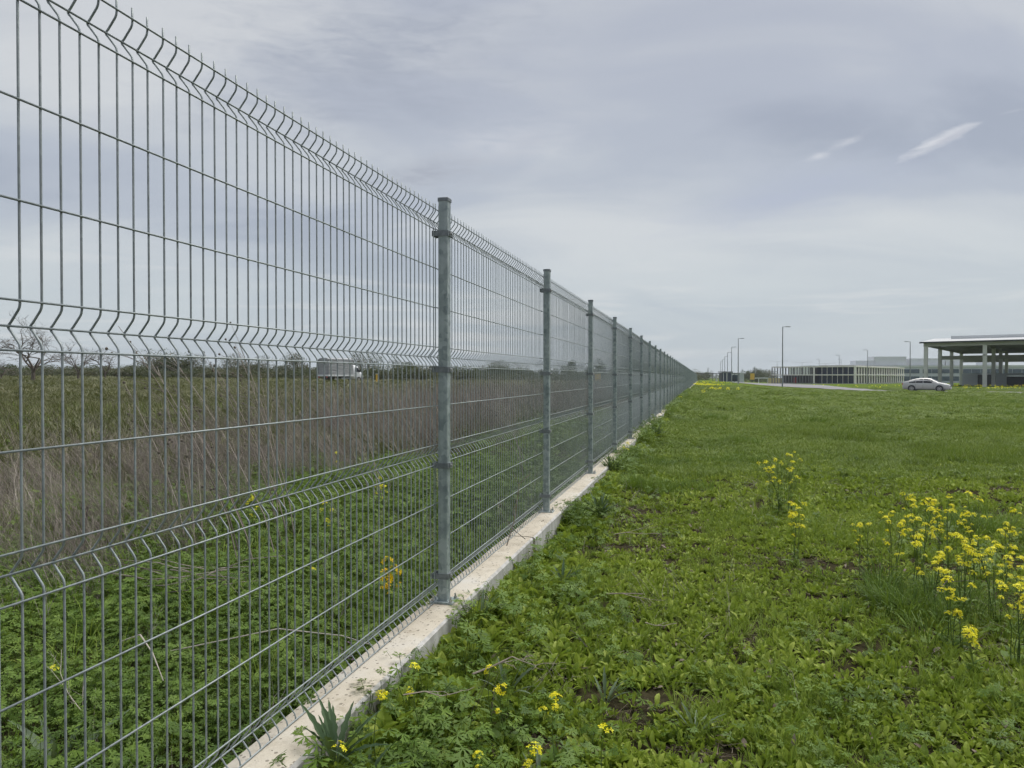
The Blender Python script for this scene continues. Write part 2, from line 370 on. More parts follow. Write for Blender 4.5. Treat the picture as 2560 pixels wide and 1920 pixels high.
def plinth_mat():
    m, t, b = base_mat('cast_concrete')
    g = N(t, 'ShaderNodeNewGeometry'); P = g.outputs['Position']
    big = N(t, 'ShaderNodeTexNoise', i_Scale=3.2, i_Detail=6.0, i_Roughness=0.62); L(t, P, big.inputs['Vector'])
    r = ramp(t, [(0.30, (0.30, 0.25, 0.17)), (0.43, (0.47, 0.405, 0.295)), (0.56, (0.54, 0.485, 0.385)), (0.72, (0.56, 0.54, 0.49))]); L(t, big.outputs[0], r.inputs[0])
    # the two long sides and the outer margins of the top are clean grey-white, the walked middle is cream
    fine = N(t, 'ShaderNodeTexNoise', i_Scale=160.0, i_Detail=3.0); L(t, P, fine.inputs['Vector'])
    c1 = mixc(t, 0.35, r.outputs[0], mixc(t, fine.outputs[0], (0.38, 0.35, 0.29), (0.86, 0.83, 0.76)))
    vo = N(t, 'ShaderNodeTexVoronoi', i_Scale=62.0); vo.inputs['Randomness'].default_value = 1.0; L(t, P, vo.inputs['Vector'])
    sep = N(t, 'ShaderNodeSeparateColor'); L(t, vo.outputs['Color'], sep.inputs[0])
    thr = math_n(t, 'MULTIPLY', math_n(t, 'POWER', sep.outputs[0], 2.4), 0.46)
    pit = math_n(t, 'LESS_THAN', vo.outputs['Distance'], thr)
    mask = N(t, 'ShaderNodeTexNoise', i_Scale=7.0, i_Detail=3.0); L(t, P, mask.inputs['Vector'])
    pit = math_n(t, 'MULTIPLY', pit, math_n(t, 'GREATER_THAN', mask.outputs[0], 0.40))
    stn = N(t, 'ShaderNodeTexNoise', i_Scale=9.0, i_Detail=7.0, i_Roughness=0.7, i_Distortion=0.6); L(t, P, stn.inputs['Vector'])
    sr = ramp(t, [(0.54, (0, 0, 0)), (0.72, (1, 1, 1))]); L(t, stn.outputs[0], sr.inputs[0])
    c1 = mixc(t, math_n(t, 'MULTIPLY', sr.outputs[0], 0.55), c1, (0.27, 0.225, 0.15))
    c2 = mixc(t, math_n(t, 'MULTIPLY', pit, 0.72), c1, (0.16, 0.14, 0.11))
    sepn = N(t, 'ShaderNodeSeparateXYZ'); L(t, g.outputs['Normal'], sepn.inputs[0])
    side = math_n(t, 'GREATER_THAN', math_n(t, 'ABSOLUTE', sepn.outputs[0]), 0.4)
    mp = N(t, 'ShaderNodeMapping'); L(t, P, mp.inputs[0]); mp.inputs['Scale'].default_value = (1, 9, 3)
    st = N(t, 'ShaderNodeTexNoise', i_Scale=2.0, i_Detail=5.0); L(t, mp.outputs[0], st.inputs['Vector'])
    rs = ramp(t, [(0.3, (0.36, 0.35, 0.32)), (0.7, (0.56, 0.55, 0.53))]); L(t, st.outputs[0], rs.inputs[0])
    c3 = mixc(t, side, c2, rs.outputs[0])
    L(t, c3, b.inputs['Base Color']); b.inputs['Roughness'].default_value = 0.9; b.inputs['Specular IOR Level'].default_value = 0.2
    h = math_n(t, 'SUBTRACT', math_n(t, 'MULTIPLY', fine.outputs[0], 0.5), pit)
    bp = N(t, 'ShaderNodeBump', i_Strength=0.5, i_Distance=0.003); L(t, h, bp.inputs['Height']); L(t, bp.outputs[0], b.inputs['Normal'])
    return m
M['plinth'] = plinth_mat()

def ground_mat():
    m, t, b = base_mat('field_soil_and_turf')
    g = N(t, 'ShaderNodeNewGeometry'); P = g.outputs['Position']
    sep = N(t, 'ShaderNodeSeparateXYZ'); L(t, P, sep.inputs[0])
    n1 = N(t, 'ShaderNodeTexNoise', i_Scale=0.35, i_Detail=8.0, i_Roughness=0.65); L(t, P, n1.inputs['Vector'])
    n2 = N(t, 'ShaderNodeTexNoise', i_Scale=14.0, i_Detail=5.0, i_Roughness=0.7); L(t, P, n2.inputs['Vector'])
    turf = ramp(t, [(0.30, (0.065, 0.105, 0.018)), (0.5, (0.115, 0.165, 0.030)), (0.7, (0.175, 0.215, 0.050))]); L(t, n1.outputs[0], turf.inputs[0])
    fld = ramp(t, [(0.30, (0.075, 0.082, 0.034)), (0.5, (0.112, 0.112, 0.050)), (0.7, (0.150, 0.135, 0.075))]); L(t, n1.outputs[0], fld.inputs[0])
    isl = math_n(t, 'LESS_THAN', sep.outputs[0], -1.27)
    cov = mixc(t, isl, turf.outputs[0], fld.outputs[0])
    soil = ramp(t, [(0.3, (0.022, 0.019, 0.012)), (0.65, (0.062, 0.055, 0.030))]); L(t, n2.outputs[0], soil.inputs[0])
    # bare soil shows only between the plants of the near meadow; farther off the turf is closed
    far = N(t, 'ShaderNodeMapRange'); far.inputs[1].default_value = 9; far.inputs[2].default_value = 34; L(t, sep.outputs[1], far.inputs[0])
    L(t, mixc(t, far.outputs[0], soil.outputs[0], cov), b.inputs['Base Color'])
    b.inputs['Roughness'].default_value = 1.0; b.inputs['Specular IOR Level'].default_value = 0.0
    bp = N(t, 'ShaderNodeBump', i_Strength=0.6, i_Distance=0.05); L(t, n2.outputs[0], bp.inputs['Height']); L(t, bp.outputs[0], b.inputs['Normal'])
    return m
M['ground'] = ground_mat()

# ------------------------------------------------------------------ ground (one sheet to the horizon)
def build_ground():
    radii = np.concatenate([np.linspace(0.0, 12, 70)[1:], 12 * np.power(1500 / 12, np.linspace(0, 1, 90))[1:]])
    na = 260
    ang = np.linspace(0, 2 * np.pi, na, endpoint=False)
    rr, aa = np.meshgrid(radii, ang, indexing='ij')
    x = (rr * np.sin(aa)).ravel(); y = (rr * np.cos(aa)).ravel()
    z = gz(x, y)
    v = np.concatenate([[[0, 0, gzf(0, 0)]], np.stack([x, y, z], 1)])
    f = [(0, 1 + (k + 1) % na, 1 + k) for k in range(na)]
    for i in range(len(radii) - 1):
        a = 1 + i * na; c = a + na
        f += [(a + k, a + (k + 1) % na, c + (k + 1) % na, c + k) for k in range(na)]
    me = bpy.data.meshes.new('ground'); me.from_pydata(v.tolist(), [], f)
    me.polygons.foreach_set('use_smooth', [True] * len(f)); me.materials.append(M['ground'])
    me.update()
    if me.polygons[0].normal.z < 0: me.flip_normals()
    tag(link('ground', me), 'grassy open ground on both sides of the fence', None, None, 'structure')
build_ground()

def sheet(name, pts, mat, dz=0.012, sub=14):
    """a paved sheet over the terrain; pts = two edges of (r, d) with equal counts"""
    A, B = pts; mb = MB(); rows = []
    for (a, b) in zip(A, B):
        row = []
        for k in range(sub + 1):
            s = k / sub; row.append(mb.vert(WG(a[0] + (b[0] - a[0]) * s, a[1] + (b[1] - a[1]) * s, dz)))
        rows.append(row)
    for p, q in zip(rows, rows[1:]):
        for k in range(sub): mb.face(p[k], p[k + 1], q[k + 1], q[k])
    o = mb.build(name, mat); me = o.data
    if me.polygons[0].normal.z < 0: me.flip_normals()
    return o
def dense(e, n):
    out = []
    for a, b in zip(e, e[1:]):
        for k in range(n): out.append((a[0] + (b[0] - a[0]) * k / n, a[1] + (b[1] - a[1]) * k / n))
    return out + [e[-1]]
near_e = [(78, 262), (66, 210), (46.3, 130), (43.7, 116), (42.7, 101), (40.6, 90), (39.2, 80.2)]
far_e = [(100, 264), (90, 230), (78, 180), (62.3, 138), (50.9, 106), (46, 91), (43.9, 84.2)]
tag(sheet('car_park', (dense(near_e, 6), dense(far_e, 6)), M['asphalt'], 0.05), 'pale asphalt yard in front of the concrete building', None, None, 'structure')
tag(sheet('road', (dense([(39.2, 80), (43.5, 77), (50, 69), (64, 56), (112, 33)], 8), dense([(43.9, 84), (49, 83), (55, 75), (69, 62), (116, 40)], 8)), M['asphalt'], 0.05, 4), 'narrow asphalt road under the silver car', None, None, 'structure')

# ------------------------------------------------------------------ concrete plinth under the fence
FX = -1.274                         # line of the posts
PX = -1.316                         # line of the mesh panels
POST0, BAY, NPOST = 3.475 - 2.52, 2.52, 102
def fz(y): return 0.2 - 0.0012 * max(0.0, y - 10)
def build_plinth():
    root = thing('concrete_plinth', 'low pale cream concrete footing wall running under the wire fence', 'plinth', (FX, 0, 0))
    y = 5.03 - 5.04 * 2; i = 0
    while y < 262:
        y0, y1 = y + 0.002, y + 5.04 - 0.002
        mb = MB(); n = 14 if y < 30 else 4
        dx = rnd.uniform(-0.006, 0.006); dz = rnd.uniform(-0.004, 0.004)
        if i == 1: dx, dz = 0.0, 0.0
        if i == 2: dx, dz = 0.012, 0.004
        rows = []
        for k in range(n + 1):
            yy = y0 + (y1 - y0) * k / n; zt = fz(yy) + dz; j = lambda a: rnd.uniform(-a, a) if y < 30 else 0
            prof = [(-0.108, -0.45), (-0.106 + j(.003), zt - 0.030 + j(.004) - 0), (-0.094 + j(.004), zt - 0.006 + j(.003)), (-0.05, zt + j(.001)), (0.05, zt + j(.001)), (0.096 + j(.003), zt - 0.003), (0.108 + j(.003), zt - 0.014 + j(.003)), (0.110, zt - 0.1), (0.112, -0.45)]
            prof = [(px, pz if pz > -0.4 else zt - 0.62) for px, pz in prof]
            rows.append([mb.vert((px + dx, yy, pz)) for px, pz in prof])
        for p, q in zip(rows, rows[1:]):
            for a in range(len(p) - 1): mb.face(p[a], p[a + 1], q[a + 1], q[a])
        mb.face(*rows[0][::-1]); mb.face(*rows[-1])
        o = mb.build('plinth_block', M['plinth'], root)
        y += 5.04; i += 1
build_plinth()

# ------------------------------------------------------------------ wire mesh fence
# heights of the horizontal wires above the bottom of the panel: four folds of three, singles between
HW = []; FOLDS = [0.0, 0.7, 1.2, 1.9]
for f in FOLDS: HW += [(f, 0), (f + 0.05, 1), (f + 0.1, 0)]
for z in (0.3, 0.5, 1.0, 1.5, 1.7): HW.append((z - 0.0, 0))
# re-space: fold(0-.1) .3 .5 fold(.7-.8) 1.0 fold(1.2-1.3) 1.5 1.7 fold(1.9-2.0)
FD = 0.031
def wire_path(fine=True):
    p = [(0, -0.004)]
    for f in FOLDS:
        if fine:
            sh = [(0.0, 0.004), (-0.0012, 0.011), (-0.0042, 0.017), (-0.024, 0.0415), (-0.0288, 0.046), (-FD, 0.05), (-0.0288, 0.054), (-0.024, 0.0585), (-0.0042, 0.083), (-0.0012, 0.089), (0.0, 0.096)]
        else:
            sh = [(0.0, 0.01), (-FD, 0.05), (0.0, 0.09)]
        p += [(x, f + z) for x, z in sh]
    return p + [(0, 2.03)]
WR = 0.0026
def vwire_mb(mb, y, fine=True, n=7, x0=0.0, jit=0.0):
    mb.tube([(x0 + x, y + jit * math.sin(z * 2.1 + y * 9), z) for x, z in wire_path(fine)], WR, n)
def hwire_mb(mb, z, bent, n=7, length=2.516):
    x = 0.0046 + (-FD if bent else 0)
    mb.tube([(x, -0.019, z), (x, length / 2, z), (x, length - 0.022, z)], WR, n)
NV = 51
def build_fence():
    root = thing('mesh_fence', 'long galvanised wire mesh fence with square posts standing on a concrete plinth', 'fence', (FX, POST0, 0.2))
    # meshes shared by all bays
    mb = MB(); vwire_mb(mb, 0); vmesh = mb.mesh('vertical_wire', True); vmesh.materials.append(M['wire'])
    hm = {}
    for b in (0, 1):
        mb = MB(); hwire_mb(mb, 0, b); hm[b] = mb.mesh('horizontal_wire', True); hm[b].materials.append(M['wire'])
    mb = MB()
    for k in range(NV): vwire_mb(mb, -0.014 + k * 0.05, False, 4)
    for z, b in HW: hwire_mb(mb, z, b, 4)
    far_panel = mb.mesh('fence_panel', True); far_panel.materials.append(M['wire'])
    # post and fittings
    def post_mb(mb): mb.cbox(-0.025, 0.025, -0.025, 0.025, 0.004, 2.052, 0.003)
    CL = [0.135, 0.70, 1.19, 1.882]
    def clamp_mb(mb, z):
        mb.box(-0.028, 0.028, -0.0290, -0.0255, z - 0.014, z + 0.014)
        mb.box(-0.028, 0.028, 0.0255, 0.0290, z - 0.014, z + 0.014)
        mb.box(0.0255, 0.0290, -0.0255, 0.0255, z - 0.0138, z + 0.0138)
        mb.box(-0.054, -0.028, -0.0300, -0.0262, z - 0.0138, z + 0.0138)
        mb.box(-0.054, -0.028, 0.0262, 0.0300, z - 0.0138, z + 0.0138)
        mb.box(-0.0575, -0.054, -0.032, 0.032, z - 0.0138, z + 0.0138)
        mb.box(0.0292, 0.0325, -0.012, 0.040, z - 0.013, z + 0.013)
        mb.box(0.024, 0.0325, 0.040, 0.043, z - 0.013, z + 0.013)
    def bolt_mb(mb, z): mb.cyl((0.036, 0.008, z), (1, 0, 0), 0.0062, 0.007, 6); mb.cyl((0.0345, 0.008, z), (1, 0, 0), 0.0085, 0.003, 12)
    def cap_mb(mb): mb.cbox(-0.0285, 0.0285, -0.0285, 0.0285, 2.045, 2.064, 0.003)
    def plate_mb(mb): mb.box(-0.062, 0.062, -0.052, 0.052, 0.002, 0.010); mb.box(-0.029, 0.029, -0.029, 0.029, 0.0098, 0.0145)
    def anchor_mb(mb): mb.cyl((0, 0, 0.016), (0, 0, 1), 0.0085, 0.011, 6); mb.cyl((0, 0, 0.024), (0.12, 0.05, 1), 0.0045, 0.026, 8)
    def mk(fn, name, mat, *a, smooth=False):
        mb = MB(); fn(mb, *a); me = mb.mesh(name, smooth); me.materials.append(mat); return me
    me_post = mk(post_mb, 'fence_post', M['post']); me_cl = mk(clamp_mb, 'clamp', M['clamp'], 0.0); me_b = mk(bolt_mb, 'clamp_bolt', M['bolt'], 0.0)
    me_cap = mk(cap_mb, 'post_cap', M['clamp']); me_pl = mk(plate_mb, 'base_plate', M['post']); me_an = mk(anchor_mb, 'anchor_bolt', M['bolt'])
    mb = MB(); post_mb(mb); cap_mb(mb); plate_mb(mb)
    for z in CL: clamp_mb(mb, z)
    far_post = mb.mesh('fence_post'); far_post.materials.append(M['post'])
    z00 = 0.2
    for i in range(NPOST):
        y = i * BAY; zb = fz(POST0 + y) - z00
        near = i < 7
        tilt = (rnd.uniform(-.003, .003), rnd.uniform(-.003, .003), rnd.uniform(-.02, .02)) if i != 1 else (0, 0.002, 0)
        po = link('fence_post', me_post if near else far_post, root, (0, y, zb), tilt)
        if near:
            link('post_cap', me_cap, po); link('base_plate', me_pl, po, None, (0, 0, rnd.uniform(-.05, .05)))
            for z in CL:
                zz = z + rnd.uniform(-.012, .012) * (i != 1)
                link('clamp', me_cl, po, (0, 0, zz)); link('clamp_bolt', me_b, po, (0, 0, zz))
            for ax, ay in ((0.048, 0.036), (0.048, -0.036), (-0.048, 0.036), (-0.048, -0.036)):
                link('anchor_bolt', me_an, po, (ax, ay, 0), (0, 0, rnd.uniform(0, 3)))
        if i == NPOST - 1: break
        zn = fz(POST0 + y + BAY) - z00
        sl = math.atan2(zn - zb, BAY)
        px = PX - FX; off = (px + rnd.uniform(-.003, .003), y + 0.001, zb + 0.006 + (rnd.uniform(-.006, .006) if i > 1 else 0))
        rot = (sl + rnd.uniform(-.0012, .0012), rnd.uniform(-.002, .002), 0)
        if i < 3:
            pa = link('fence_panel', None, root, off, rot); pa.empty_display_size = 0.1
            for k in range(NV):
                link('vertical_wire', vmesh, pa, (0, -0.014 + k * 0.05 + rnd.uniform(-.0008, .0008), rnd.uniform(-.0015, .0015)), (rnd.gauss(0, .0005), rnd.gauss(0, .0004), 0))
            for z, b in HW: link('horizontal_wire', hm[b], pa, (rnd.gauss(0, .0006), 0, z + rnd.gauss(0, .0008)), (rnd.gauss(0, .0007), 0, rnd.gauss(0, .0004)))
        else:
            link('fence_panel', far_panel, root, off, rot)
build_fence()

# ------------------------------------------------------------------ far buildings and yard
def frame_at(name, label, cat, r, d, ux, ud, group=None, dz=0.0):
    """an Empty at (r, d) whose local +X points along (ux, ud) of the camera plan"""
    x, y, z = WG(r, d, dz)
    return thing(name, label, cat, (x, y, z), math.atan2(ud, ux) + PSI, group)
def bx(parent, name, mat, *b):
    mb = MB()
    for q in ([b] if not isinstance(b[0], (tuple, list)) else b): mb.box(*q)
    return mb.build(name, mat, parent)

def build_deck():
    p = frame_at('concrete_frame_building', 'two storey pale concrete building of open frames and close upright fins', 'building', 114.4, 240, 0.656, 0.755)
    H = 6.0
    LA, LB = 28.0, 66.0
    bx(p, 'floor_slab', M['cgrey'], (-0.3, LB, 0, 13, -0.6, 0.12), (-0.3, 9.5, 13, LA, -0.6, 0.12))
    bx(p, 'middle_slab', M['cwhite'], (-0.35, LB, -0.35, 13, 2.85, 3.2), (-0.35, 9.5, 13.0, LA, 2.85, 3.2))
    bx(p, 'roof_slab', M['cwhite'], (-0.35, LB, -0.35, 13, 5.65, 6.02), (-0.35, 9.5, 13.0, LA, 5.65, 6.02))
    bx(p, 'roof_parapet', M['cgrey'], 2, LB - 2, 1.0, 12, 6.02, 6.35)
    mbu = MB().box(-0.17, 0.17, -0.12, 0.12, 0.0, 1.0)
    fin = mbu.mesh('fin'); fin.materials.append(M['cwhite']); fin_shaded = mbu.mesh('fin'); fin_shaded.materials.append(M['soffit'])  # left facade fins take a darker grey, their shade painted into the colour
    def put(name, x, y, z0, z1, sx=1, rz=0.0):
        o = link(name, fin if rz == 0.0 or name != 'fin' else fin_shaded, p, (x, y, z0), (0, 0, rz)); o.scale = (sx, 1, z1 - z0); return o
    for k in range(21):
        x = 0.6 + k * (LB - 1.2) / 20
        for z0, z1 in ((0.1, 2.85), (3.2, 5.65)): put('fin', x, -0.02, z0, z1, 2.2)
    for k in range(15):
        y = 14.2 + k * 0.98
        for z0, z1 in ((0.1, 2.85), (3.2, 5.65)):
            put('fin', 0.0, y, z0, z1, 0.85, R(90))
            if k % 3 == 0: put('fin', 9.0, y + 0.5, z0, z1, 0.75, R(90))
    for y in (2.2, 3.9, 5.6, 7.3, 9.0, 10.7):
        for z0, z1 in ((0.1, 2.85), (3.2, 5.65)): put('column', 0.0, y, z0, z1, 0.26, R(90))
    for y in (0.1, 13.3): put('corner_column', -0.16, y, 0.0, 6.0, 1.7, R(90))
    for z0, z1 in ((0.14, 2.83), (3.22, 5.63)):
        bx(p, 'glazed_wall', M['navy'], 2.2, 2.4, 0.8, 12.9, z0, z1)
        bx(p, 'back_wall_shade', M['dkmetal'], 2.41, LB - 0.5, 2.3, 2.6, z0, z1)  # back wall is near-black, standing in for interior shade between the fins
        for k in range(9): bx(p, 'mullion', M['dkmetal'], 2.1, 2.19, 1.2 + k * 1.4, 1.3 + k * 1.4, z0, z1)
    bx(p, 'interior_shade_sheet', M['dkpanel'], 9.2, 9.4, 13.1, LA, 0.13, 2.84); bx(p, 'interior_shade_sheet', M['dkpanel'], 9.2, 9.4, 13.1, 17.5, 3.21, 5.64)  # dark sheets added so the open storeys look shaded inside
    bx(p, 'red_door', M['red'], 0.6, 0.75, 19.6, 20.6, 0.13, 2.2)
build_deck()

def build_hall():
    p = frame_at('steel_roofed_hall', 'unfinished open hall with tall concrete columns and a shallow white roof', 'building', 86.2, 150, 0.79, -0.613)
    EZ, RZ, BAYX, BAYY, NX, NY = 9.0, 10.5, 10.3, 20.5, 4, 4
    wx, wy = BAYX * (NX - 1) + 1.2, BAYY * (NY - 1) + 1.0
    for i in range(NX):
        for j in range(NY):
            mb = MB().cbox(-0.36, 0.36, -0.36, 0.36, -0.8, EZ - 0.75, 0.02)
            o = mb.build('column', M['hallc'], p, loc=(i * BAYX, j * BAYY, 0))
    # roof: two pitches with ridge parallel to the front
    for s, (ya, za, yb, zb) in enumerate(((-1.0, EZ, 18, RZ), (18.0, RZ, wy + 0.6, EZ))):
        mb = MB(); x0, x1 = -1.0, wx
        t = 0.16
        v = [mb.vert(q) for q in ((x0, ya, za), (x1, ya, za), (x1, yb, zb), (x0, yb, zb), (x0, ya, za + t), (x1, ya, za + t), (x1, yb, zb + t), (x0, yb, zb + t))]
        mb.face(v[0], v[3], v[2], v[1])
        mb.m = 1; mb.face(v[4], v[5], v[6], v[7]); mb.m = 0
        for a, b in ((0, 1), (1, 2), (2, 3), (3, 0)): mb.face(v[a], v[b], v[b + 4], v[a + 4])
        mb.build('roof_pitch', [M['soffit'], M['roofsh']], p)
    bx(p, 'eaves_trim', M['dkmetal'], -1.06, wx, -1.10, -1.003, EZ - 0.10, EZ + 0.22)
    bx(p, 'ridge_monitor', M['white'], 3, wx - 0.2, 13, 22, RZ - 0.5, RZ + 0.42)
    bx(p, 'front_beam', M['cgrey'], -0.4, wx - 0.3, -0.36, 0.36, EZ - 0.75, EZ - 0.03)
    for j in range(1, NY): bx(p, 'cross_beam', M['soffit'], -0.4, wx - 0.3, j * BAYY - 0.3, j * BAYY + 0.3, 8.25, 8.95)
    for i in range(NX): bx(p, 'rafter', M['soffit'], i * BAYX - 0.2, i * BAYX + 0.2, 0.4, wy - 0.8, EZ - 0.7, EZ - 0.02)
    bx(p, 'crane_beam', M['cgrey'], 0.4, wx - 0.3, BAYY - 0.25, BAYY + 0.25, 5.9, 6.75)
    bx(p, 'crane_beam', M['cgrey'], 0.4, wx - 0.3, 3 * BAYY - 0.25, 3 * BAYY + 0.25, 5.9, 6.75)
    bx(p, 'column_bracket', M['cgrey'], BAYX - 0.2, BAYX + 0.2, -0.55, -0.37, 6.2, 6.5)
    q = frame_at('site_cabin', 'dark grey two level cabin block under the hall roof', 'cabin', 86.2 + 0.79 * 17 + 0.613 * 16, 150 - 0.613 * 17 + 0.79 * 16, 0.79, -0.613)
    bx(q, 'lower_wall', M['dkpanel'], 0, 20, 0, 8, -0.3, 2.35); bx(q, 'lower_roof', M['pale'], -0.5, 20.4, -0.5, 8.3, 2.351, 2.62)
    bx(q, 'upper_wall', M['dkpanel'], 4, 20, 1.2, 7, 2.621, 4.9); bx(q, 'upper_roof', M['dkmetal'], 3.8, 20.2, 1.0, 7.2, 4.901, 5.1)
    for k in range(5): bx(q, 'panel_joint', M['pale'], 0.1 + k * 3.6, 0.25 + k * 3.6, -0.05, -0.003, 0.0, 2.34)
    for k in range(4): bx(q, 'upper_joint', M['pale'], 6 + k * 3.6, 6.15 + k * 3.6, 1.15, 1.197, 2.63, 4.89)
    w = frame_at('low_site_wall', 'low pale wall with dark openings standing behind the hall columns', 'wall', 110, 176, 0.79, -0.613)
    bx(w, 'wall_panel', M['pale'], (0, 3.2, 0, 0.3, -0.3, 2.9), (6.0, 9, 0, 0.3, -0.3, 2.9), (13, 15.5, 0, 0.3, -0.3, 2.9))
    bx(w, 'lintel', M['pale'], 0, 15.5, 0.302, 0.6, 2.4, 2.95)
    bx(w, 'dark_opening', M['dkpanel'], (3.21, 5.99, 0.1, 0.25, -0.3, 2.6), (9.01, 12.99, 0.1, 0.25, -0.3, 2.2))
build_hall()

def build_office():
    p = frame_at('office_block', 'long pale two storey office with two ribbon windows behind the hall', 'building', 172, 335, 0.97, -0.24)
    bx(p, 'wall', M['pale'], 0, 78, 0, 16, -0.5, 7.3)
    bx(p, 'roof_edge', M['white'], -0.3, 78.3, -0.3, 16.3, 7.301, 8.0)
    for z0, z1 in ((0.9, 3.0), (4.4, 6.3)):
        x = 1.0; 
        while x < 76:
            bx(p, 'window', M['glass'], x, x + 3.6, -0.06, -0.003, z0, z1); x += 3.75 if int(x / 3.75) % 4 != 3 else 5.0
    q = frame_at('factory_hall', 'wide white factory hall with boxy rooftop units on the skyline', 'building', 190, 440, 0.985, -0.17)
    bx(q, 'wall', M['white'], -8, 190, 0, 60, -0.5, 9.6)
    bx(q, 'roof_edge', M['pale'], -8.4, 190.4, -0.4, 60.4, 9.601, 10.1)
    for x, w, h in ((26, 11, 3.0), (36.5, 18, 5.4), (57, 19, 4.2), (76.5, 8, 3.6), (98, 10, 2.2), (128, 14, 4.2), (156, 16, 5.0), (178, 11, 3.2)):
        bx(q, 'rooftop_unit', M['white'], x - 6, x - 6 + w, 4, 16, 10.102, 10.102 + h)
build_office()

def build_gate():
    p = frame_at('gatehouse', 'small dark glazed gatehouse with a flat overhanging canopy beyond the lawn', 'gatehouse', 81.5, 280, 1, 0)
    bx(p, 'glazed_box', M['navy'], 0.3, 4.0, 0.4, 4.5, 0.0, 3.3)
    bx(p, 'roof', M['dkmetal'], 0, 4.4, 0, 5, 3.5, 3.85); bx(p, 'fascia', M['pole'], -0.05, 4.45, -0.06, -0.003, 3.3, 3.6)
    bx(p, 'canopy', M['dkmetal'], (-3.4, -0.01, 0.5, 5, 3.0, 3.25), (4.41, 7.3, 0.5, 5, 3.0, 3.25))
    for x in (0.8, 2.0, 3.9): bx(p, 'frame_post', M['white'], x - 0.1, x + 0.1, 0.12, 0.30, -0.3, 3.29)
    for x in (-3.2, -2.0, 5.2, 7.0): bx(p, 'canopy_post', M['dkmetal'], x - 0.08, x + 0.08, 0.7, 0.86, -0.3, 2.99)
    bx(p, 'side_screen', M['glass'], (4.6, 6.8, 1.5, 1.6, 0, 2.5))
    w = frame_at('boundary_railing', 'dark railing between the wire fence end and the gatehouse', 'fence', 66.5, 283, 1, 0)
    bx(w, 'rail_top', M['dkmetal'], 0, 11.2, 0, 0.08, 2.6, 2.9)
    bx(w, 'rail_bottom', M['dkmetal'], 0, 11.2, 0, 0.08, 0.2, 0.35)
    for k in range(30): bx(w, 'bar', M['dkmetal'], k * 0.385, k * 0.385 + 0.13, 0.02, 0.06, 0.352, 2.598)
    b = frame_at('white_shed', 'small white shed right behind the dark gatehouse', 'shed', 92.5, 300, 1, 0)
    bx(b, 'wall', M['pale'], 0, 4.2, 0, 4, -0.3, 3.6); bx(b, 'roof', M['white'], -0.2, 4.4, -0.2, 4.2, 3.601, 3.8)
    y = frame_at('yellow_sign', 'orange yellow sign board on a post left of the concrete building', 'sign', 103, 310, 1, 0)
    bx(y, 'post', M['dkmetal'], 0.4, 0.6, 0.1, 0.2, -0.2, 1.3); bx(y, 'board', M['yellow'], -0.4, 1.4, 0, 0.18, 1.301, 4.0)
    c = frame_at('white_canopy', 'low white canopy on posts beside the yellow sign', 'canopy', 106.5, 312, 1, 0)
    bx(c, 'roof', M['white'], 0, 5, 0, 4, 1.9, 2.3)
    for xx in (0.4, 4.4): bx(c, 'post', M['white'], xx, xx + 0.3, 0.3, 0.6, -0.3, 1.899)
    k = frame_at('cream_wall', 'cream yellow wall touching the left end of the concrete building', 'wall', 101.5, 285, 1, 0.05)
    for q in range(6): bx(k, 'wall_panel', M['cream'], q * 1.3, q * 1.3 + 1.26, 0, 0.25, -0.3, 2.1)
    h = frame_at('white_hydrant_box', 'tiny white utility box on the grass left of the gatehouse', 'utility box', 76.0, 268, 1, 0)
    bx(h, 'box_body', M['trwhite'], 0, 0.5, 0, 0.4, -0.1, 0.9); bx(h, 'lid', M['pale'], -0.04, 0.54, -0.04, 0.44, 0.901, 1.0)
build_gate()

# ------------------------------------------------------------------ lamp posts and pylons
def lamp(r, d, h, label, arms=(1,), alen=1.1, group='street lamps of the yard'):
    x, y, z = WG(r, d)
    p = thing('lamp_post', label, 'lamp post', (x, y, z - 0.1), PSI, group)
    mb = MB(); mb.tube([(0, 0, 0), (0, 0, h * 0.5), (0, 0, h)], [0.12, 0.095, 0.065], 8); mb.build('pole', M['pole'], p)
    for a in arms:
        mb = MB(); mb.tube([(0, 0, h - 0.08), (a * alen * 0.5, 0, h + 0.02 + 0.02 * alen), (a * alen, 0, h + 0.04 * alen)], 0.05, 6); mb.build('arm', M['pole'], p)
        mb = MB(); mb.cbox(min(a * alen, a * (alen + 0.75)), max(a * alen, a * (alen + 0.75)), -0.17, 0.17, h - 0.06 + 0.04 * alen, h + 0.07 + 0.04 * alen, 0.03); mb.build('lamp_head', M['pole'], p)
    return p
row = [(44.7, 119), (49.0, 156), (60.7, 199), (72.1, 241), (83.6, 283), (96.4, 330), (106, 366)]
ordn = ['nearest and tallest', 'second', 'third', 'fourth', 'fifth', 'sixth', 'farthest']
for (r, d), o in zip(row, ordn):
    lamp(r, d, 10.0, f'{o} lamp post of the row receding left of the concrete building', (1,), 0.5)
for (r, d, a, t) in ((89.0, 161, -1, 'lamp post standing behind the silver car, arm pointing left'), (101.7, 206, -1, 'lamp post in front of the right half of the concrete building'),
                     (113.6, 250, -1, 'lamp post before the glazed bay of the concrete building'), (126.7, 297, -1, 'lamp post behind the middle of the concrete building'), (138, 302, -1, 'short looking lamp post right of the glazed bay')):
    lamp(r, d, 10.0, t, (a,), 0.5)
for (r, d, t) in ((121.5, 330, 'double armed lamp at the left end of the concrete building roof'), (141, 350, 'double armed lamp above the left half of the concrete building'), (162, 372, 'double armed lamp above the centre of the concrete building')):
    lamp(r, d, 10.0, t, (1, -1), 4.3)

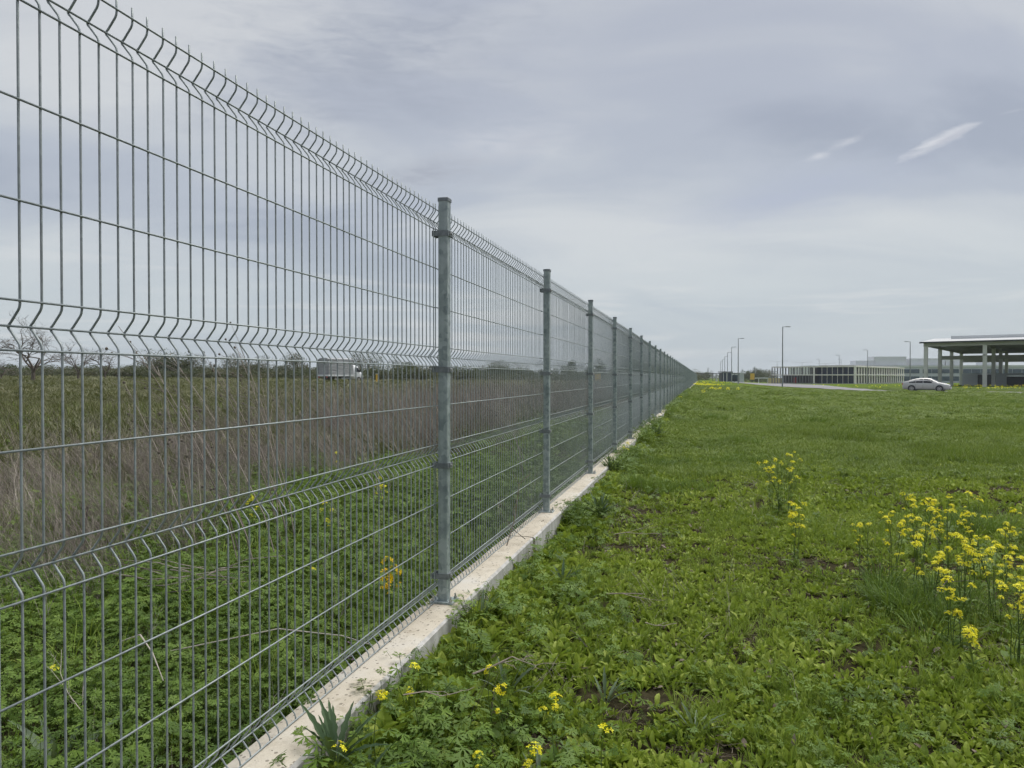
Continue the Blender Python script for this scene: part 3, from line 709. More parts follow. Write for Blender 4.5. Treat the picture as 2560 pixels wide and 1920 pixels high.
def pylon(r, d, h, label, style):
    x, y, z = WG(r, d)
    p = thing('power_pylon', label, 'pylon', (x, y, z - 0.5), PSI + rnd.uniform(-.5, .5), 'power pylons on the horizon')
    mb = MB(); b = h * 0.085; tpw = h * 0.012; n = 7
    L4 = [(-1, -1), (1, -1), (1, 1), (-1, 1)]
    def w(s): return b + (tpw - b) * min(1, s * 1.15) if style else tpw * 1.6
    pr = None
    for k in range(n + 1):
        s = k / n; c = [(a * w(s), e * w(s), h * s) for a, e in L4]
        if pr:
            for q in range(4):
                mb.tube([pr[q], c[q]], h * 0.010, 4)
                mb.tube([pr[q], c[(q + 1) % 4]], h * 0.006, 3)
        pr = c
    mb.build('lattice_tower', M['pole'], p)
    for s, l in ((0.68, 0.13), (0.80, 0.17), (0.92, 0.12)):
        mb = MB(); mb.tube([(-h * l, 0, h * s), (0, 0, h * s + h * 0.02), (h * l, 0, h * s)], h * 0.010, 4); mb.tube([(-h * l, 0, h * s), (h * l, 0, h * s)], h * 0.008, 4); mb.build('cross_arm', M['pole'], p)
def at_px(px, D): return (px - 1280) / 1800 * D
for px, D, h, st, t in ((1770, 900, 13.5, 1, 'tall lattice pylon just past the fence end'), (1778, 820, 10, 0, 'slim pylon second past the fence end'), (1782, 900, 9.5, 0, 'small pylon third past the fence end'),
                        (1856, 900, 13.0, 1, 'lattice pylon rising right of the gatehouse'), (1883, 900, 12, 0, 'slim mast left of the yellow sign'), (1886.5, 880, 16, 1, 'tall pylon above the yellow sign'),
                        (1892, 900, 14.5, 1, 'pylon right above the white canopy'), (1899, 900, 12, 0, 'slim pylon over the distant trees'), (1923, 900, 11.5, 1, 'pylon left of the concrete building'),
                        (527, 800, 18, 1, 'pylon over the left field beyond the dry stalks'), (711, 900, 16, 1, 'small pylon over the field left of the truck'), (769, 850, 17, 1, 'pylon just left of the box truck'), (899, 850, 17, 1, 'pylon just right of the box truck')):
    pylon(at_px(px, D), D, h, t, st)

# ------------------------------------------------------------------ silver car
def build_car():
    r, d = 46.1, 80.0
    x, y, z = WG(r, d, 0.05)
    ang = math.atan2(-0.62, 0.785) + PSI
    p = thing('parked_car', 'silver four door hatchback car seen from its right front side on the road', 'car', (x, y, z), ang)
    # stations along the length (front = +x): x, z bottom, z belt, z top, half width, half width top
    S = [(-2.33, 0.42, 0.80, 0.86, 0.66, 0.60), (-2.26, 0.30, 0.90, 0.99, 0.80, 0.70), (-2.05, 0.24, 0.94, 1.08, 0.87, 0.72), (-1.55, 0.20, 0.93, 1.27, 0.90, 0.66), (-1.0, 0.18, 0.92, 1.43, 0.905, 0.61),
         (-0.45, 0.18, 0.905, 1.49, 0.905, 0.60), (0.10, 0.18, 0.90, 1.49, 0.905, 0.60), (0.50, 0.18, 0.90, 1.42, 0.905, 0.61), (0.95, 0.18, 0.90, 1.19, 0.905, 0.67), (1.32, 0.19, 0.90, 0.985, 0.90, 0.74), (1.80, 0.21, 0.80, 0.90, 0.86, 0.70), (2.15, 0.23, 0.70, 0.78, 0.77, 0.62), (2.31, 0.30, 0.58, 0.64, 0.62, 0.5)]
    def prof(s):
        X, zb, zl, zt, w, wt = s
        h = [(0, zb), (w * 0.86, zb), (w * 0.97, zb + 0.12), (w, zb + 0.30 * (zl - zb) + 0.1), (w * 0.985, zl - 0.06), (w * 0.955, zl), ((w * 0.955 + wt) / 2 + 0.02, (zl + zt) / 2), (wt, zt - 0.03), (wt * 0.6, zt), (0, zt + 0.006)]
        return [(X, -a, b) for a, b in h] + [(X, a, b) for a, b in h[-2:0:-1]]
    mb = MB(); rows = [[mb.vert(q) for q in prof(s)] for s in S]; n = len(rows[0])
    for a, b in zip(rows, rows[1:]):
        for k in range(n): mb.face(a[k], b[k], b[(k + 1) % n], a[(k + 1) % n])
    mb.face(*rows[0]); mb.face(*rows[-1][::-1])
    body = mb.build('body', M['silver'], p, True)
    # glass laid a few mm proud of the cabin
    def interp(X):
        for a, b in zip(S, S[1:]):
            if a[0] <= X <= b[0]:
                t = (X - a[0]) / (b[0] - a[0]); return [u + (v - u) * t for u, v in zip(a, b)]
    def side_pt(X, t, s):          # t: 0 at belt, 1 at roof edge
        q = interp(X); zl, zt, w, wt = q[2], q[3], q[4], q[5]
        if t < .5: a = w * 0.955 + ((w * 0.955 + wt) / 2 + 0.02 - w * 0.955) * t * 2
        else: a = (w * 0.955 + wt) / 2 + 0.02 + (wt - (w * 0.955 + wt) / 2 - 0.02) * (t * 2 - 1)
        return (X, s * (a + 0.008), zl + (zt - 0.03 - zl) * t)
    for s in (-1, 1):
        for X0, X1, a0, a1 in ((-1.62, -0.98, 0.35, 0.95), (-0.95, -0.28, 0.9, 0.93), (-0.22, 0.72, 0.93, 0.90)):
            m2 = MB(); k = 6; lo = []; md = []; hi = []
            for i in range(k + 1):
                X = X0 + (X1 - X0) * i / k; q = interp(X)
                tt = 0.86
                if X > 0.45: tt = 0.86 - (X - 0.45) * 0.55
                if X < -1.2: tt = 0.86 - (-1.2 - X) * 0.9
                lo.append(m2.vert(side_pt(X, 0.08, s))); md.append(m2.vert(side_pt(X, 0.5 * tt, s))); hi.append(m2.vert(side_pt(X, tt, s)))
            for A, B in ((lo, md), (md, hi)):
                for i in range(k): m2.face(A[i], A[i + 1], B[i + 1], B[i])
            m2.build('side_window', M['cglass'], p, True)
        mb = MB(); mb.cbox(0.62, 0.80, s * 0.93 - 0.09 * (s < 0), s * 0.93 + 0.09 * (s > 0), 0.93, 1.05, 0.02); mb.build('mirror', M['silver'], p)
        for X in (-0.78, 0.10):
            mb = MB(); mb.box(X - 0.10, X + 0.08, s * 0.902 - 0.012, s * 0.902 + 0.012, 0.80, 0.83); mb.build('door_handle', M['rim'], p)
        for X in (-1.0, -0.25, 0.75):
            mb = MB(); mb.box(X - 0.006, X + 0.006, s * 0.9045 - 0.004, s * 0.9045 + 0.004, 0.36, 0.88); mb.build('door_gap', M['dkmetal'], p)
        mb = MB(); mb.box(-1.0, 0.9, s * 0.895 - 0.02, s * 0.895 + 0.02, 0.20, 0.27); mb.build('sill', M['dkmetal'], p)
        mb = MB(); mb.poly([(1.72, s * 0.872, 0.74), (2.20, s * 0.72, 0.63), (2.24, s * 0.66, 0.70), (1.80, s * 0.84, 0.82)]); o = mb.build('headlight', M['lampglass'], p)
        sm = o.modifiers.new('thickness', 'SOLIDIFY'); sm.thickness = 0.03
        mb = MB(); mb.box(-2.335, -2.20, min(s * 0.5, s * 0.79), max(s * 0.5, s * 0.79), 0.74, 0.90); mb.build('tail_light', M['red'], p)
        for X in (-1.36, 1.33):
            mb = MB(); mb.cyl((X, s * 0.80, 0.34), (0, 1, 0), 0.385, 0.232, 24); mb.build('wheel_arch', M['dkmetal'], p)
            w = MB(); w.cyl((0, 0, 0), (0, 1, 0), 0.318, 0.215, 24); wo = w.build('wheel', M['tyre'], p, loc=(X, s * 0.83, 0.315))
            m3 = MB(); m3.cyl((0, s * 0.106, 0), (0, 1, 0), 0.20, 0.012, 20); m3.build('rim_disc', M['dkmetal'], wo)
            m3 = MB()
            for k in range(7):
                a = 2 * math.pi * k / 7; c, q = math.cos(a), math.sin(a)
                m3.tube([(0, s * 0.116, 0), (0.205 * c, s * 0.118, 0.205 * q)], [0.05, 0.032], 4)
            m3.tube([(0.212 * math.cos(2 * math.pi * k / 20), s * 0.116, 0.212 * math.sin(2 * math.pi * k / 20)) for k in range(21)], 0.018, 5, False)
            m3.build('spokes', M['rim'], wo)
    def strip(name, X0, X1, w0, w1, up):
        mb = MB(); k = 5; rws = []
        for i in range(k + 1):
            X = X0 + (X1 - X0) * i / k; q = interp(X); wt = q[5]
            rws.append([mb.vert((X, f * wt * 0.93, q[3] + up - 0.028 * abs(f) ** 2 * 1.0)) for f in (-1, -0.6, 0, 0.6, 1)])
        for a, b in zip(rws, rws[1:]):
            for j in range(4): mb.face(a[j], b[j], b[j + 1], a[j + 1])
        return mb.build(name, M['cglass'], p, True)
    strip('windscreen', 0.50, 1.26, 0, 0, 0.012); strip('rear_window', -1.75, -1.0, 0, 0, 0.012)
    mb = MB(); mb.box(2.24, 2.325, -0.42, 0.42, 0.54, 0.66); mb.build('grille', M['dkmetal'], p)
    mb = MB(); mb.box(2.31, 2.345, -0.26, 0.26, 0.40, 0.51); mb.build('number_plate', M['plate'], p)
    mb = MB(); mb.box(2.16, 2.30, -0.62, 0.62, 0.255, 0.36); mb.build('lower_grille', M['dkmetal'], p)
build_car()

# ------------------------------------------------------------------ box truck in the left field
def build_truck():
    r, d = -23.5, 103.0
    x, y, z = WG(r, d, 0.0)
    p = thing('box_truck', 'white cab truck with a grey tarpaulin box parked beyond the weeds', 'truck', (x, y, z + 0.12), math.atan2(0.80, 0.60) + PSI)
    bx(p, 'cargo_box', M['tarp'], -4.3, 0.0, -1.13, 1.13, 0.98, 3.15)
    mb = MB()
    v = [mb.vert(q) for q in ((-4.34, -1.16, 3.12), (0.04, -1.16, 3.12), (0.04, 1.16, 3.12), (-4.34, 1.16, 3.12), (-4.3, -0.6, 3.33), (0.0, -0.6, 3.33), (0.0, 0.6, 3.33), (-4.3, 0.6, 3.33))]
    for q in ((0, 1, 5, 4), (1, 2, 6, 5), (2, 3, 7, 6), (3, 0, 4, 7), (4, 5, 6, 7), (3, 2, 1, 0)): mb.face(*[v[i] for i in q])
    mb.build('tarpaulin_roof', M['tarp'], p)
    bx(p, 'drop_side', M['trwhite'], -4.36, 0.06, -1.17, 1.17, 0.78, 1.0)
    for q in (-1.14, 1.14): bx(p, 'corner_post', M['pole'], -4.37, -4.31, q - 0.05, q + 0.05, 1.001, 3.1)
    bx(p, 'chassis', M['dkmetal'], -4.0, 1.8, -0.5, 0.5, 0.45, 0.75)
    for s in (-1, 1):
        bx(p, 'side_guard', M['pole'], -2.0, -0.3, s * 1.0 - 0.03, s * 1.0 + 0.03, 0.42, 0.6)
        for X in (-3.0, 1.25):
            w = MB(); w.cyl((0, 0, 0), (0, 1, 0), 0.37, 0.26, 20); wo = w.build('wheel', M['tyre'], p, loc=(X, s * 0.86, 0.33))
            m3 = MB(); m3.cyl((0, s * 0.132, 0), (0, 1, 0), 0.19, 0.02, 14); m3.build('hub', M['rim'], wo)
    # cab: lofted van nose
    S = [(0.12, 0.40, 2.30, 0.92, 0.86), (0.75, 0.38, 2.36, 0.95, 0.84), (1.15, 0.38, 2.22, 0.96, 0.80), (1.62, 0.38, 1.52, 0.96, 0.80), (1.95, 0.40, 1.28, 0.93, 0.76), (2.18, 0.46, 1.02, 0.82, 0.66)]
    mb = MB(); rows = []
    for X, zb, zt, w, wt in S:
        h = [(0, zb), (w * 0.95, zb), (w, zb + 0.3), (w, zb + 0.55 * (zt - zb)), (wt, zt - 0.06), (wt * 0.7, zt), (0, zt + 0.01)]
        rows.append([mb.vert((X, -a, b)) for a, b in h] + [mb.vert((X, a, b)) for a, b in h[-2:0:-1]] )
    n = len(rows[0])
    for a, b in zip(rows, rows[1:]):
        for k in range(n): mb.face(a[k], b[k], b[(k + 1) % n], a[(k + 1) % n])
    mb.face(*rows[0]); mb.face(*rows[-1][::-1]); mb.build('cab', M['trwhite'], p, True)
    for s in (-1, 1):
        mb = MB(); mb.poly([(0.55, s * 0.972, 1.42), (1.50, s * 0.975, 1.36), (1.16, s * 0.885, 1.98), (0.60, s * 0.90, 2.05)]); o = mb.build('side_window', M['cglass'], p)
        o.modifiers.new('thickness', 'SOLIDIFY').thickness = 0.03
        bx(p, 'wing_mirror', M['dkmetal'], 1.30, 1.38, min(s * 1.0, s * 1.2), max(s * 1.0, s * 1.2), 1.40, 1.75)
        bx(p, 'door_handle', M['dkmetal'], 0.42, 0.6, s * 0.97 - 0.02, s * 0.97 + 0.02, 1.15, 1.2)
        bx(p, 'tail_light', M['red'], -4.39, -4.362, s * 0.85 - 0.15, s * 0.85 + 0.15, 0.6, 0.74)
    mb = MB(); mb.poly([(1.17, -0.74, 2.19), (1.17, 0.74, 2.19), (1.62, 0.74, 1.53), (1.62, -0.74, 1.53)]); o = mb.build('windscreen', M['cglass'], p); o.modifiers.new('thickness', 'SOLIDIFY').thickness = 0.05
    bx(p, 'bumper', M['dkmetal'], 1.9, 2.24, -0.85, 0.85, 0.38, 0.6)
    m = frame_at('yellow_marker_post', 'short orange yellow marker post in the field right of the truck', 'marker post', -18.8, 100, 1, 0)
    bx(m, 'post', M['yellow'], -0.12, 0.12, -0.05, 0.05, 0, 1.25); bx(m, 'post_cap', M['trwhite'], -0.14, 0.14, -0.07, 0.07, 1.251, 1.32)
    c = frame_at('yellow_cabin', 'small orange yellow site cabin behind the fence in the far left field', 'cabin', at_px(1478, 150), 150, 1, 0, dz=0.3)
    bx(c, 'wall', M['yellow'], 0, 2.0, 0, 2.0, 0, 1.45); bx(c, 'roof', M['cream'], -0.1, 2.1, -0.1, 2.1, 1.451, 1.6); bx(c, 'door', M['dkmetal'], 0.3, 0.8, -0.05, -0.003, 0.1, 1.3)
build_truck()

# ------------------------------------------------------------------ plant shapes
def V(*a): return Vector(a)
def leaf(mb, base, az, length, width, e0, e1, prof, fold=0.25, droop=0.0, twist=0.0, seg=None, r=rnd):
    """one leaf blade: midrib rising at elevation e0 bending to e1, two halves folded up along it"""
    n = (seg or len(prof) - 1)
    p = Vector(base); mid = [p.copy()]; dirs = []
    for i in range(n):
        e = e0 + (e1 - e0) * (i / max(1, n - 1))
        d = Vector((math.cos(az) * math.cos(e), math.sin(az) * math.cos(e), math.sin(e))); dirs.append(d)
        p = p + d * (length / n); mid.append(p.copy())
    side = Vector((-math.sin(az + twist), math.cos(az + twist), 0))
    rows = []
    for i in range(n + 1):
        d = dirs[min(i, n - 1)]; up = side.cross(d); up = -up if up.z < 0 else up
        w = width * prof[i] * 0.5
        c = mb.vert(mid[i])
        if w < 1e-5: rows.append((c, c, c)); continue
        rows.append((mb.vert(mid[i] + side * w + up * w * fold), c, mb.vert(mid[i] - side * w + up * w * fold)))
    for a, b in zip(rows, rows[1:]):
        for q in (0, 1):
            ids = [a[q], a[q + 1], b[q + 1], b[q]]; u = []
            for k in ids:
                if k not in u: u.append(k)
            if len(u) > 2: mb.face(*u)
SPAT = [0.16, 0.34, 0.80, 1.0, 0.72, 0.0]
LANC = [0.25, 0.8, 1.0, 0.75, 0.4, 0.0]
OVAL = [0.3, 0.85, 1.0, 0.9, 0.55, 0.0]
def rosette(seed, n=8, l=(0.04, 0.08), w=(0.34, 0.44), e=(0.55, 1.35), prof=SPAT, rad=0.02):
    q = random.Random(seed); mb = MB()
    for k in range(n):
        az = 2 * math.pi * (k + q.uniform(-.35, .35)) / n * 1.0 + k * 0.4
        ln = q.uniform(*l); mb.tone = q.random(); e0 = q.uniform(*e)
        rr = q.uniform(0, rad)
        leaf(mb, (math.cos(az) * rr, math.sin(az) * rr, -0.004), az, ln, ln * q.uniform(*w), e0, e0 - q.uniform(0.2, 1.0), prof, q.uniform(0.15, 0.7), twist=q.uniform(-.35, .35))
    return mb
def cutleaf(mb, c, nrm, az, size, q, nl=5):
    """palmate blade of deeply cut lobes lying across nrm"""
    z = nrm.normalized(); x = Vector((math.cos(az), math.sin(az), 0)); x = (x - z * x.dot(z)).normalized(); y = z.cross(x)
    c = Vector(c)
    for k in range(nl):
        a = (k - (nl - 1) / 2) * (4.4 / nl) + q.uniform(-.1, .1); ln = size * (1.0 - 0.22 * abs(k - (nl - 1) / 2) / nl * 2) * q.uniform(.85, 1.1)
        u = x * math.cos(a) + y * math.sin(a); s = z.cross(u)
        up = z * ln * q.uniform(-.22, .10)
        P = lambda t, w: c + u * (ln * t) + s * (ln * w) + up * t * t
        mb.poly([P(0, -.02), P(.42, -.07), P(.72, -.22), P(.70, -.07), P(1, 0), P(.70, .07), P(.72, .22), P(.42, .07), P(0, .02)])
def cut_clump(seed, n=9, h=(0.03, 0.10), size=(0.022, 0.036), spread=0.09):
    q = random.Random(seed); mb = MB()
    for k in range(n):
        az = q.uniform(0, 6.283); rr = spread * math.sqrt(q.random()); hh = q.uniform(*h)
        b = Vector((math.cos(az) * rr * 0.3, math.sin(az) * rr * 0.3, 0)); tpt = Vector((math.cos(az) * rr, math.sin(az) * rr, hh))
        mb.tone = q.random() * 0.3; mb.tube([b, (b + tpt) / 2 + Vector((0, 0, hh * 0.15)), tpt], 0.0009, 3, False)
        mb.tone = q.random()
        cutleaf(mb, tpt, Vector((math.cos(az) * q.uniform(0, .7), math.sin(az) * q.uniform(0, .7), 1)), az + q.uniform(-.6, .6), q.uniform(*size), q, q.choice((5, 5, 7)))
    return mb
def tuft(seed, n=14, h=(0.06, 0.16), wd=0.0035, lean=0.5, rad=0.02):
    q = random.Random(seed); mb = MB()
    for k in range(n):
        az = q.uniform(0, 6.283); rr = rad * math.sqrt(q.random()); ln = q.uniform(*h); mb.tone = q.random()
        e0 = q.uniform(1.05, 1.5); leaf(mb, (math.cos(az) * rr, math.sin(az) * rr, -0.005), az, ln, wd, e0, e0 - q.uniform(0.1, lean * 2.2), [0.8, 1.0, 0.7, 0.0], 0.3)
    return mb
def patch(seed, n, size, kinds, hmul=1.0):
    """a mixed bit of turf for the middle distance"""
    q = random.Random(seed); mb = MB()
    for k in range(n):
        az = q.uniform(0, 6.283); rr = size * math.sqrt(q.random()); mb.tone = q.random(); b = (math.cos(az) * rr, math.sin(az) * rr, -0.01)
        if q.random() < kinds:
            ln = q.uniform(0.05, 0.10) * hmul; e0 = q.uniform(.5, 1.3); leaf(mb, b, q.uniform(0, 6.283), ln, ln * 0.42, e0, e0 - q.uniform(.2, .9), [0.25, 0.9, 0.9, 0.0], 0.3)
        else:
            ln = q.uniform(0.08, 0.17) * hmul; e0 = q.uniform(1.0, 1.5); leaf(mb, b, q.uniform(0, 6.283), ln, 0.007 * hmul, e0, e0 - q.uniform(.1, .9), [0.8, 1.0, 0.0], 0.2)
    return mb
def stalks(seed, n=14, h=(0.5, 1.0), rad=0.16, lean=(-0.30, -0.10), br=(2, 5), th=0.0022):
    q = random.Random(seed); mb = MB()
    for k in range(n):
        az = q.uniform(0, 6.283); rr = rad * math.sqrt(q.random()); hh = q.uniform(*h); mb.tone = q.random()
        dx = lean[0] * hh + q.gauss(0, .20) * hh; dy = lean[1] * hh + q.gauss(0, .20) * hh
        b = Vector((math.cos(az) * rr, math.sin(az) * rr, -0.02))
        bd = q.uniform(.01, .06) * hh; fr = q.uniform(3, 8)
        pt = lambda t: b + Vector((dx * t ** 1.5, dy * t ** 1.5, hh * t * (1 - 0.08 * t))) + Vector((math.sin(t * fr + k), math.cos(t * fr * 1.2 + k), 0.3 * math.sin(t * 9 + k))) * bd
        mb.tube([pt(t) for t in (0, .22, .42, .6, .8, 1)], [th, th * .9, th * .8, th * .65, th * .5, th * .3], 3, False)
        for j in range(q.randint(*br)):
            t = q.uniform(.35, .95); a = q.uniform(0, 6.283); l2 = hh * q.uniform(.12, .34)
            s0 = pt(t); d = Vector((math.cos(a) * .55 + lean[0] * .5, math.sin(a) * .55 + lean[1] * .5, .8)).normalized()
            s1 = s0 + d * l2 * .5 + Vector((0, 0, .01)); s2 = s0 + d * l2 + Vector((lean[0] * .05, lean[1] * .05, 0))
            mb.tube([s0, s1, s2], [th * .5, th * .4, th * .2], 3, False)
            if q.random() < .5:
                e = s1 + Vector((q.uniform(-.5, .5), q.uniform(-.5, .5), .6)) * l2 * .5
                mb.tube([s1, e], [th * .35, th * .2], 3, False)
    return mb
def litter(seed, n=26, rad=0.09):
    q = random.Random(seed); mb = MB()
    for k in range(n):
        az = q.uniform(0, 6.283); rr = rad * math.sqrt(q.random()); a = q.uniform(0, 6.283); ln = q.uniform(.02, .07); mb.tone = q.random()
        b = Vector((math.cos(az) * rr, math.sin(az) * rr, q.uniform(.002, .014)))
        mb.tube([b, b + Vector((math.cos(a) * ln, math.sin(a) * ln, q.uniform(-.004, .01)))], [q.uniform(.0006, .0018), .0005], 3, False)
    return mb

_pc = [0]
def protos(mbs, mat):
    """shape library that is not itself in the scene"""
    _pc[0] += 1
    c = bpy.data.collections.new(f'shapes_{_pc[0]:02d}')
    for i, mb in enumerate(mbs):
        me = mb.mesh(f'shape_{_pc[0]:02d}_{i:02d}'); me.materials.append(mat if not isinstance(mat, list) else mat[i])
        c.objects.link(bpy.data.objects.new(f'shape_{_pc[0]:02d}_{i:02d}', me))
    return c
def scatter(name, label, col, x, y, scale, tilt=0.18, dz=0.0, idx=None, zs=None):
    n = len(x)
    if n == 0: return None
    z = gz(x, y) + dz
    me = bpy.data.meshes.new(name); me.vertices.add(n)
    me.vertices.foreach_set('co', np.stack([x, y, z], 1).astype(np.float32).ravel())
    rot = np.stack([rng.normal(0, tilt, n), rng.normal(0, tilt, n), rng.uniform(0, 6.283, n)], 1) if not isinstance(tilt, tuple) else np.stack([rng.normal(0, tilt[0], n), rng.normal(0, tilt[0], n), rng.normal(0, tilt[1], n)], 1)
    sc3 = np.stack([scale, scale, scale * (zs if zs is not None else 1.0)], 1)
    a = me.attributes.new('rot', 'FLOAT_VECTOR', 'POINT'); a.data.foreach_set('vector', rot.astype(np.float32).ravel())
    a = me.attributes.new('scl', 'FLOAT_VECTOR', 'POINT'); a.data.foreach_set('vector', sc3.astype(np.float32).ravel())
    k = len(col.objects)
    a = me.attributes.new('pick', 'INT', 'POINT'); a.data.foreach_set('value', (rng.integers(0, k, n) if idx is None else idx).astype(np.int32))
    o = link(name, me); tag(o, label, None, None, 'stuff')
    ng = bpy.data.node_groups.new(name, 'GeometryNodeTree')
    ng.interface.new_socket('Geometry', in_out='INPUT', socket_type='NodeSocketGeometry')
    ng.interface.new_socket('Geometry', in_out='OUTPUT', socket_type='NodeSocketGeometry')
    gi = ng.nodes.new('NodeGroupInput'); go = ng.nodes.new('NodeGroupOutput')
    ci = ng.nodes.new('GeometryNodeCollectionInfo'); ci.inputs['Collection'].default_value = col
    ci.inputs['Separate Children'].default_value = True; ci.inputs['Reset Children'].default_value = True
    ip = ng.nodes.new('GeometryNodeInstanceOnPoints'); ip.inputs['Pick Instance'].default_value = True
    def attr(nm, ty):
        q = ng.nodes.new('GeometryNodeInputNamedAttribute'); q.data_type = ty; q.inputs['Name'].default_value = nm; return q.outputs['Attribute']
    ng.links.new(gi.outputs[0], ip.inputs['Points']); ng.links.new(ci.outputs[0], ip.inputs['Instance'])
    ng.links.new(attr('pick', 'INT'), ip.inputs['Instance Index']); ng.links.new(attr('rot', 'FLOAT_VECTOR'), ip.inputs['Rotation']); ng.links.new(attr('scl', 'FLOAT_VECTOR'), ip.inputs['Scale'])
    ng.links.new(ip.outputs[0], go.inputs[0])
    md = o.modifiers.new('scatter', 'NODES'); md.node_group = ng
    return o
def zone(n, d0, d1, right=True, xmin=None, xmax=None, margin=0.8):
    """random points on one side of the fence between two depths, within (and a little beside) the view"""
    d = np.sqrt(rng.uniform(d0 * d0, d1 * d1, n)); r = rng.uniform(-1, 1, n) * (0.735 * d + margin)
    x = CP * r - SP * d; y = SP * r + CP * d
    k = (x > (-1.155 if xmin is None else xmin)) if right else (x < (-1.39 if xmax is None else xmax))
    if right and xmax is not None: k &= x < xmax
    if not right and xmin is not None: k &= x > xmin
    return x[k], y[k], d[k], r[k]
def density_n(per_m2, d0, d1, margin=0.8):
    return int(per_m2 * ((d1 * d1 - d0 * d0) * 0.735 + 2 * margin * (d1 - d0)))

# bare spots in the near turf (r, d, radius)
def px2g(px, py, z=0.02):            # plan position of a ground point seen at photo pixel (2212 wide)
    d = (CAM_Z - z) * 1555 / (py - 814); return ((px - 1106) / 1555 * d, d)
SPOTS = [(*px2g(1350, 1168), 0.30, 0.55), (*px2g(1395, 1182), 0.16, 0.7), (*px2g(1362, 1545), 0.085, 0.9), (*px2g(1375, 1500), 0.08, 0.8), (*px2g(1455, 1508), 0.06, .7), (*px2g(1545, 1640), 0.07, .7), (*px2g(1730, 1218), 0.13, .9),
         (*px2g(1880, 1248), 0.08, .7), (*px2g(1845, 1508), 0.06, .7), (*px2g(1065, 1430), 0.10, .6), (*px2g(1250, 1365), 0.07, .6), (*px2g(1840, 1350), .05, .8), (*px2g(1560, 1620), .05, .8), (*px2g(1420, 1610), .06, .7), (*px2g(1090, 1560), .06, .6), (*px2g(1210, 1605), .06, .8), (*px2g(1860, 1105), .1, .4), (*px2g(1560, 1365), .07, .5)]
def bare(x, y):
    d = -SP * x + CP * y; r = CP * x + SP * y
    m = np.zeros_like(x)
    for sr, sd_, rad, a in SPOTS:
        q = np.sqrt(((r - sr) / 1.5) ** 2 + (d - sd_) ** 2) / (rad * 1.1) + 0.5 * (vnoise(x, y, 0.12, 2) - 0.5); m = np.maximum(m, a * (1 - sstep(0.5, 1.25, q)))
    return m

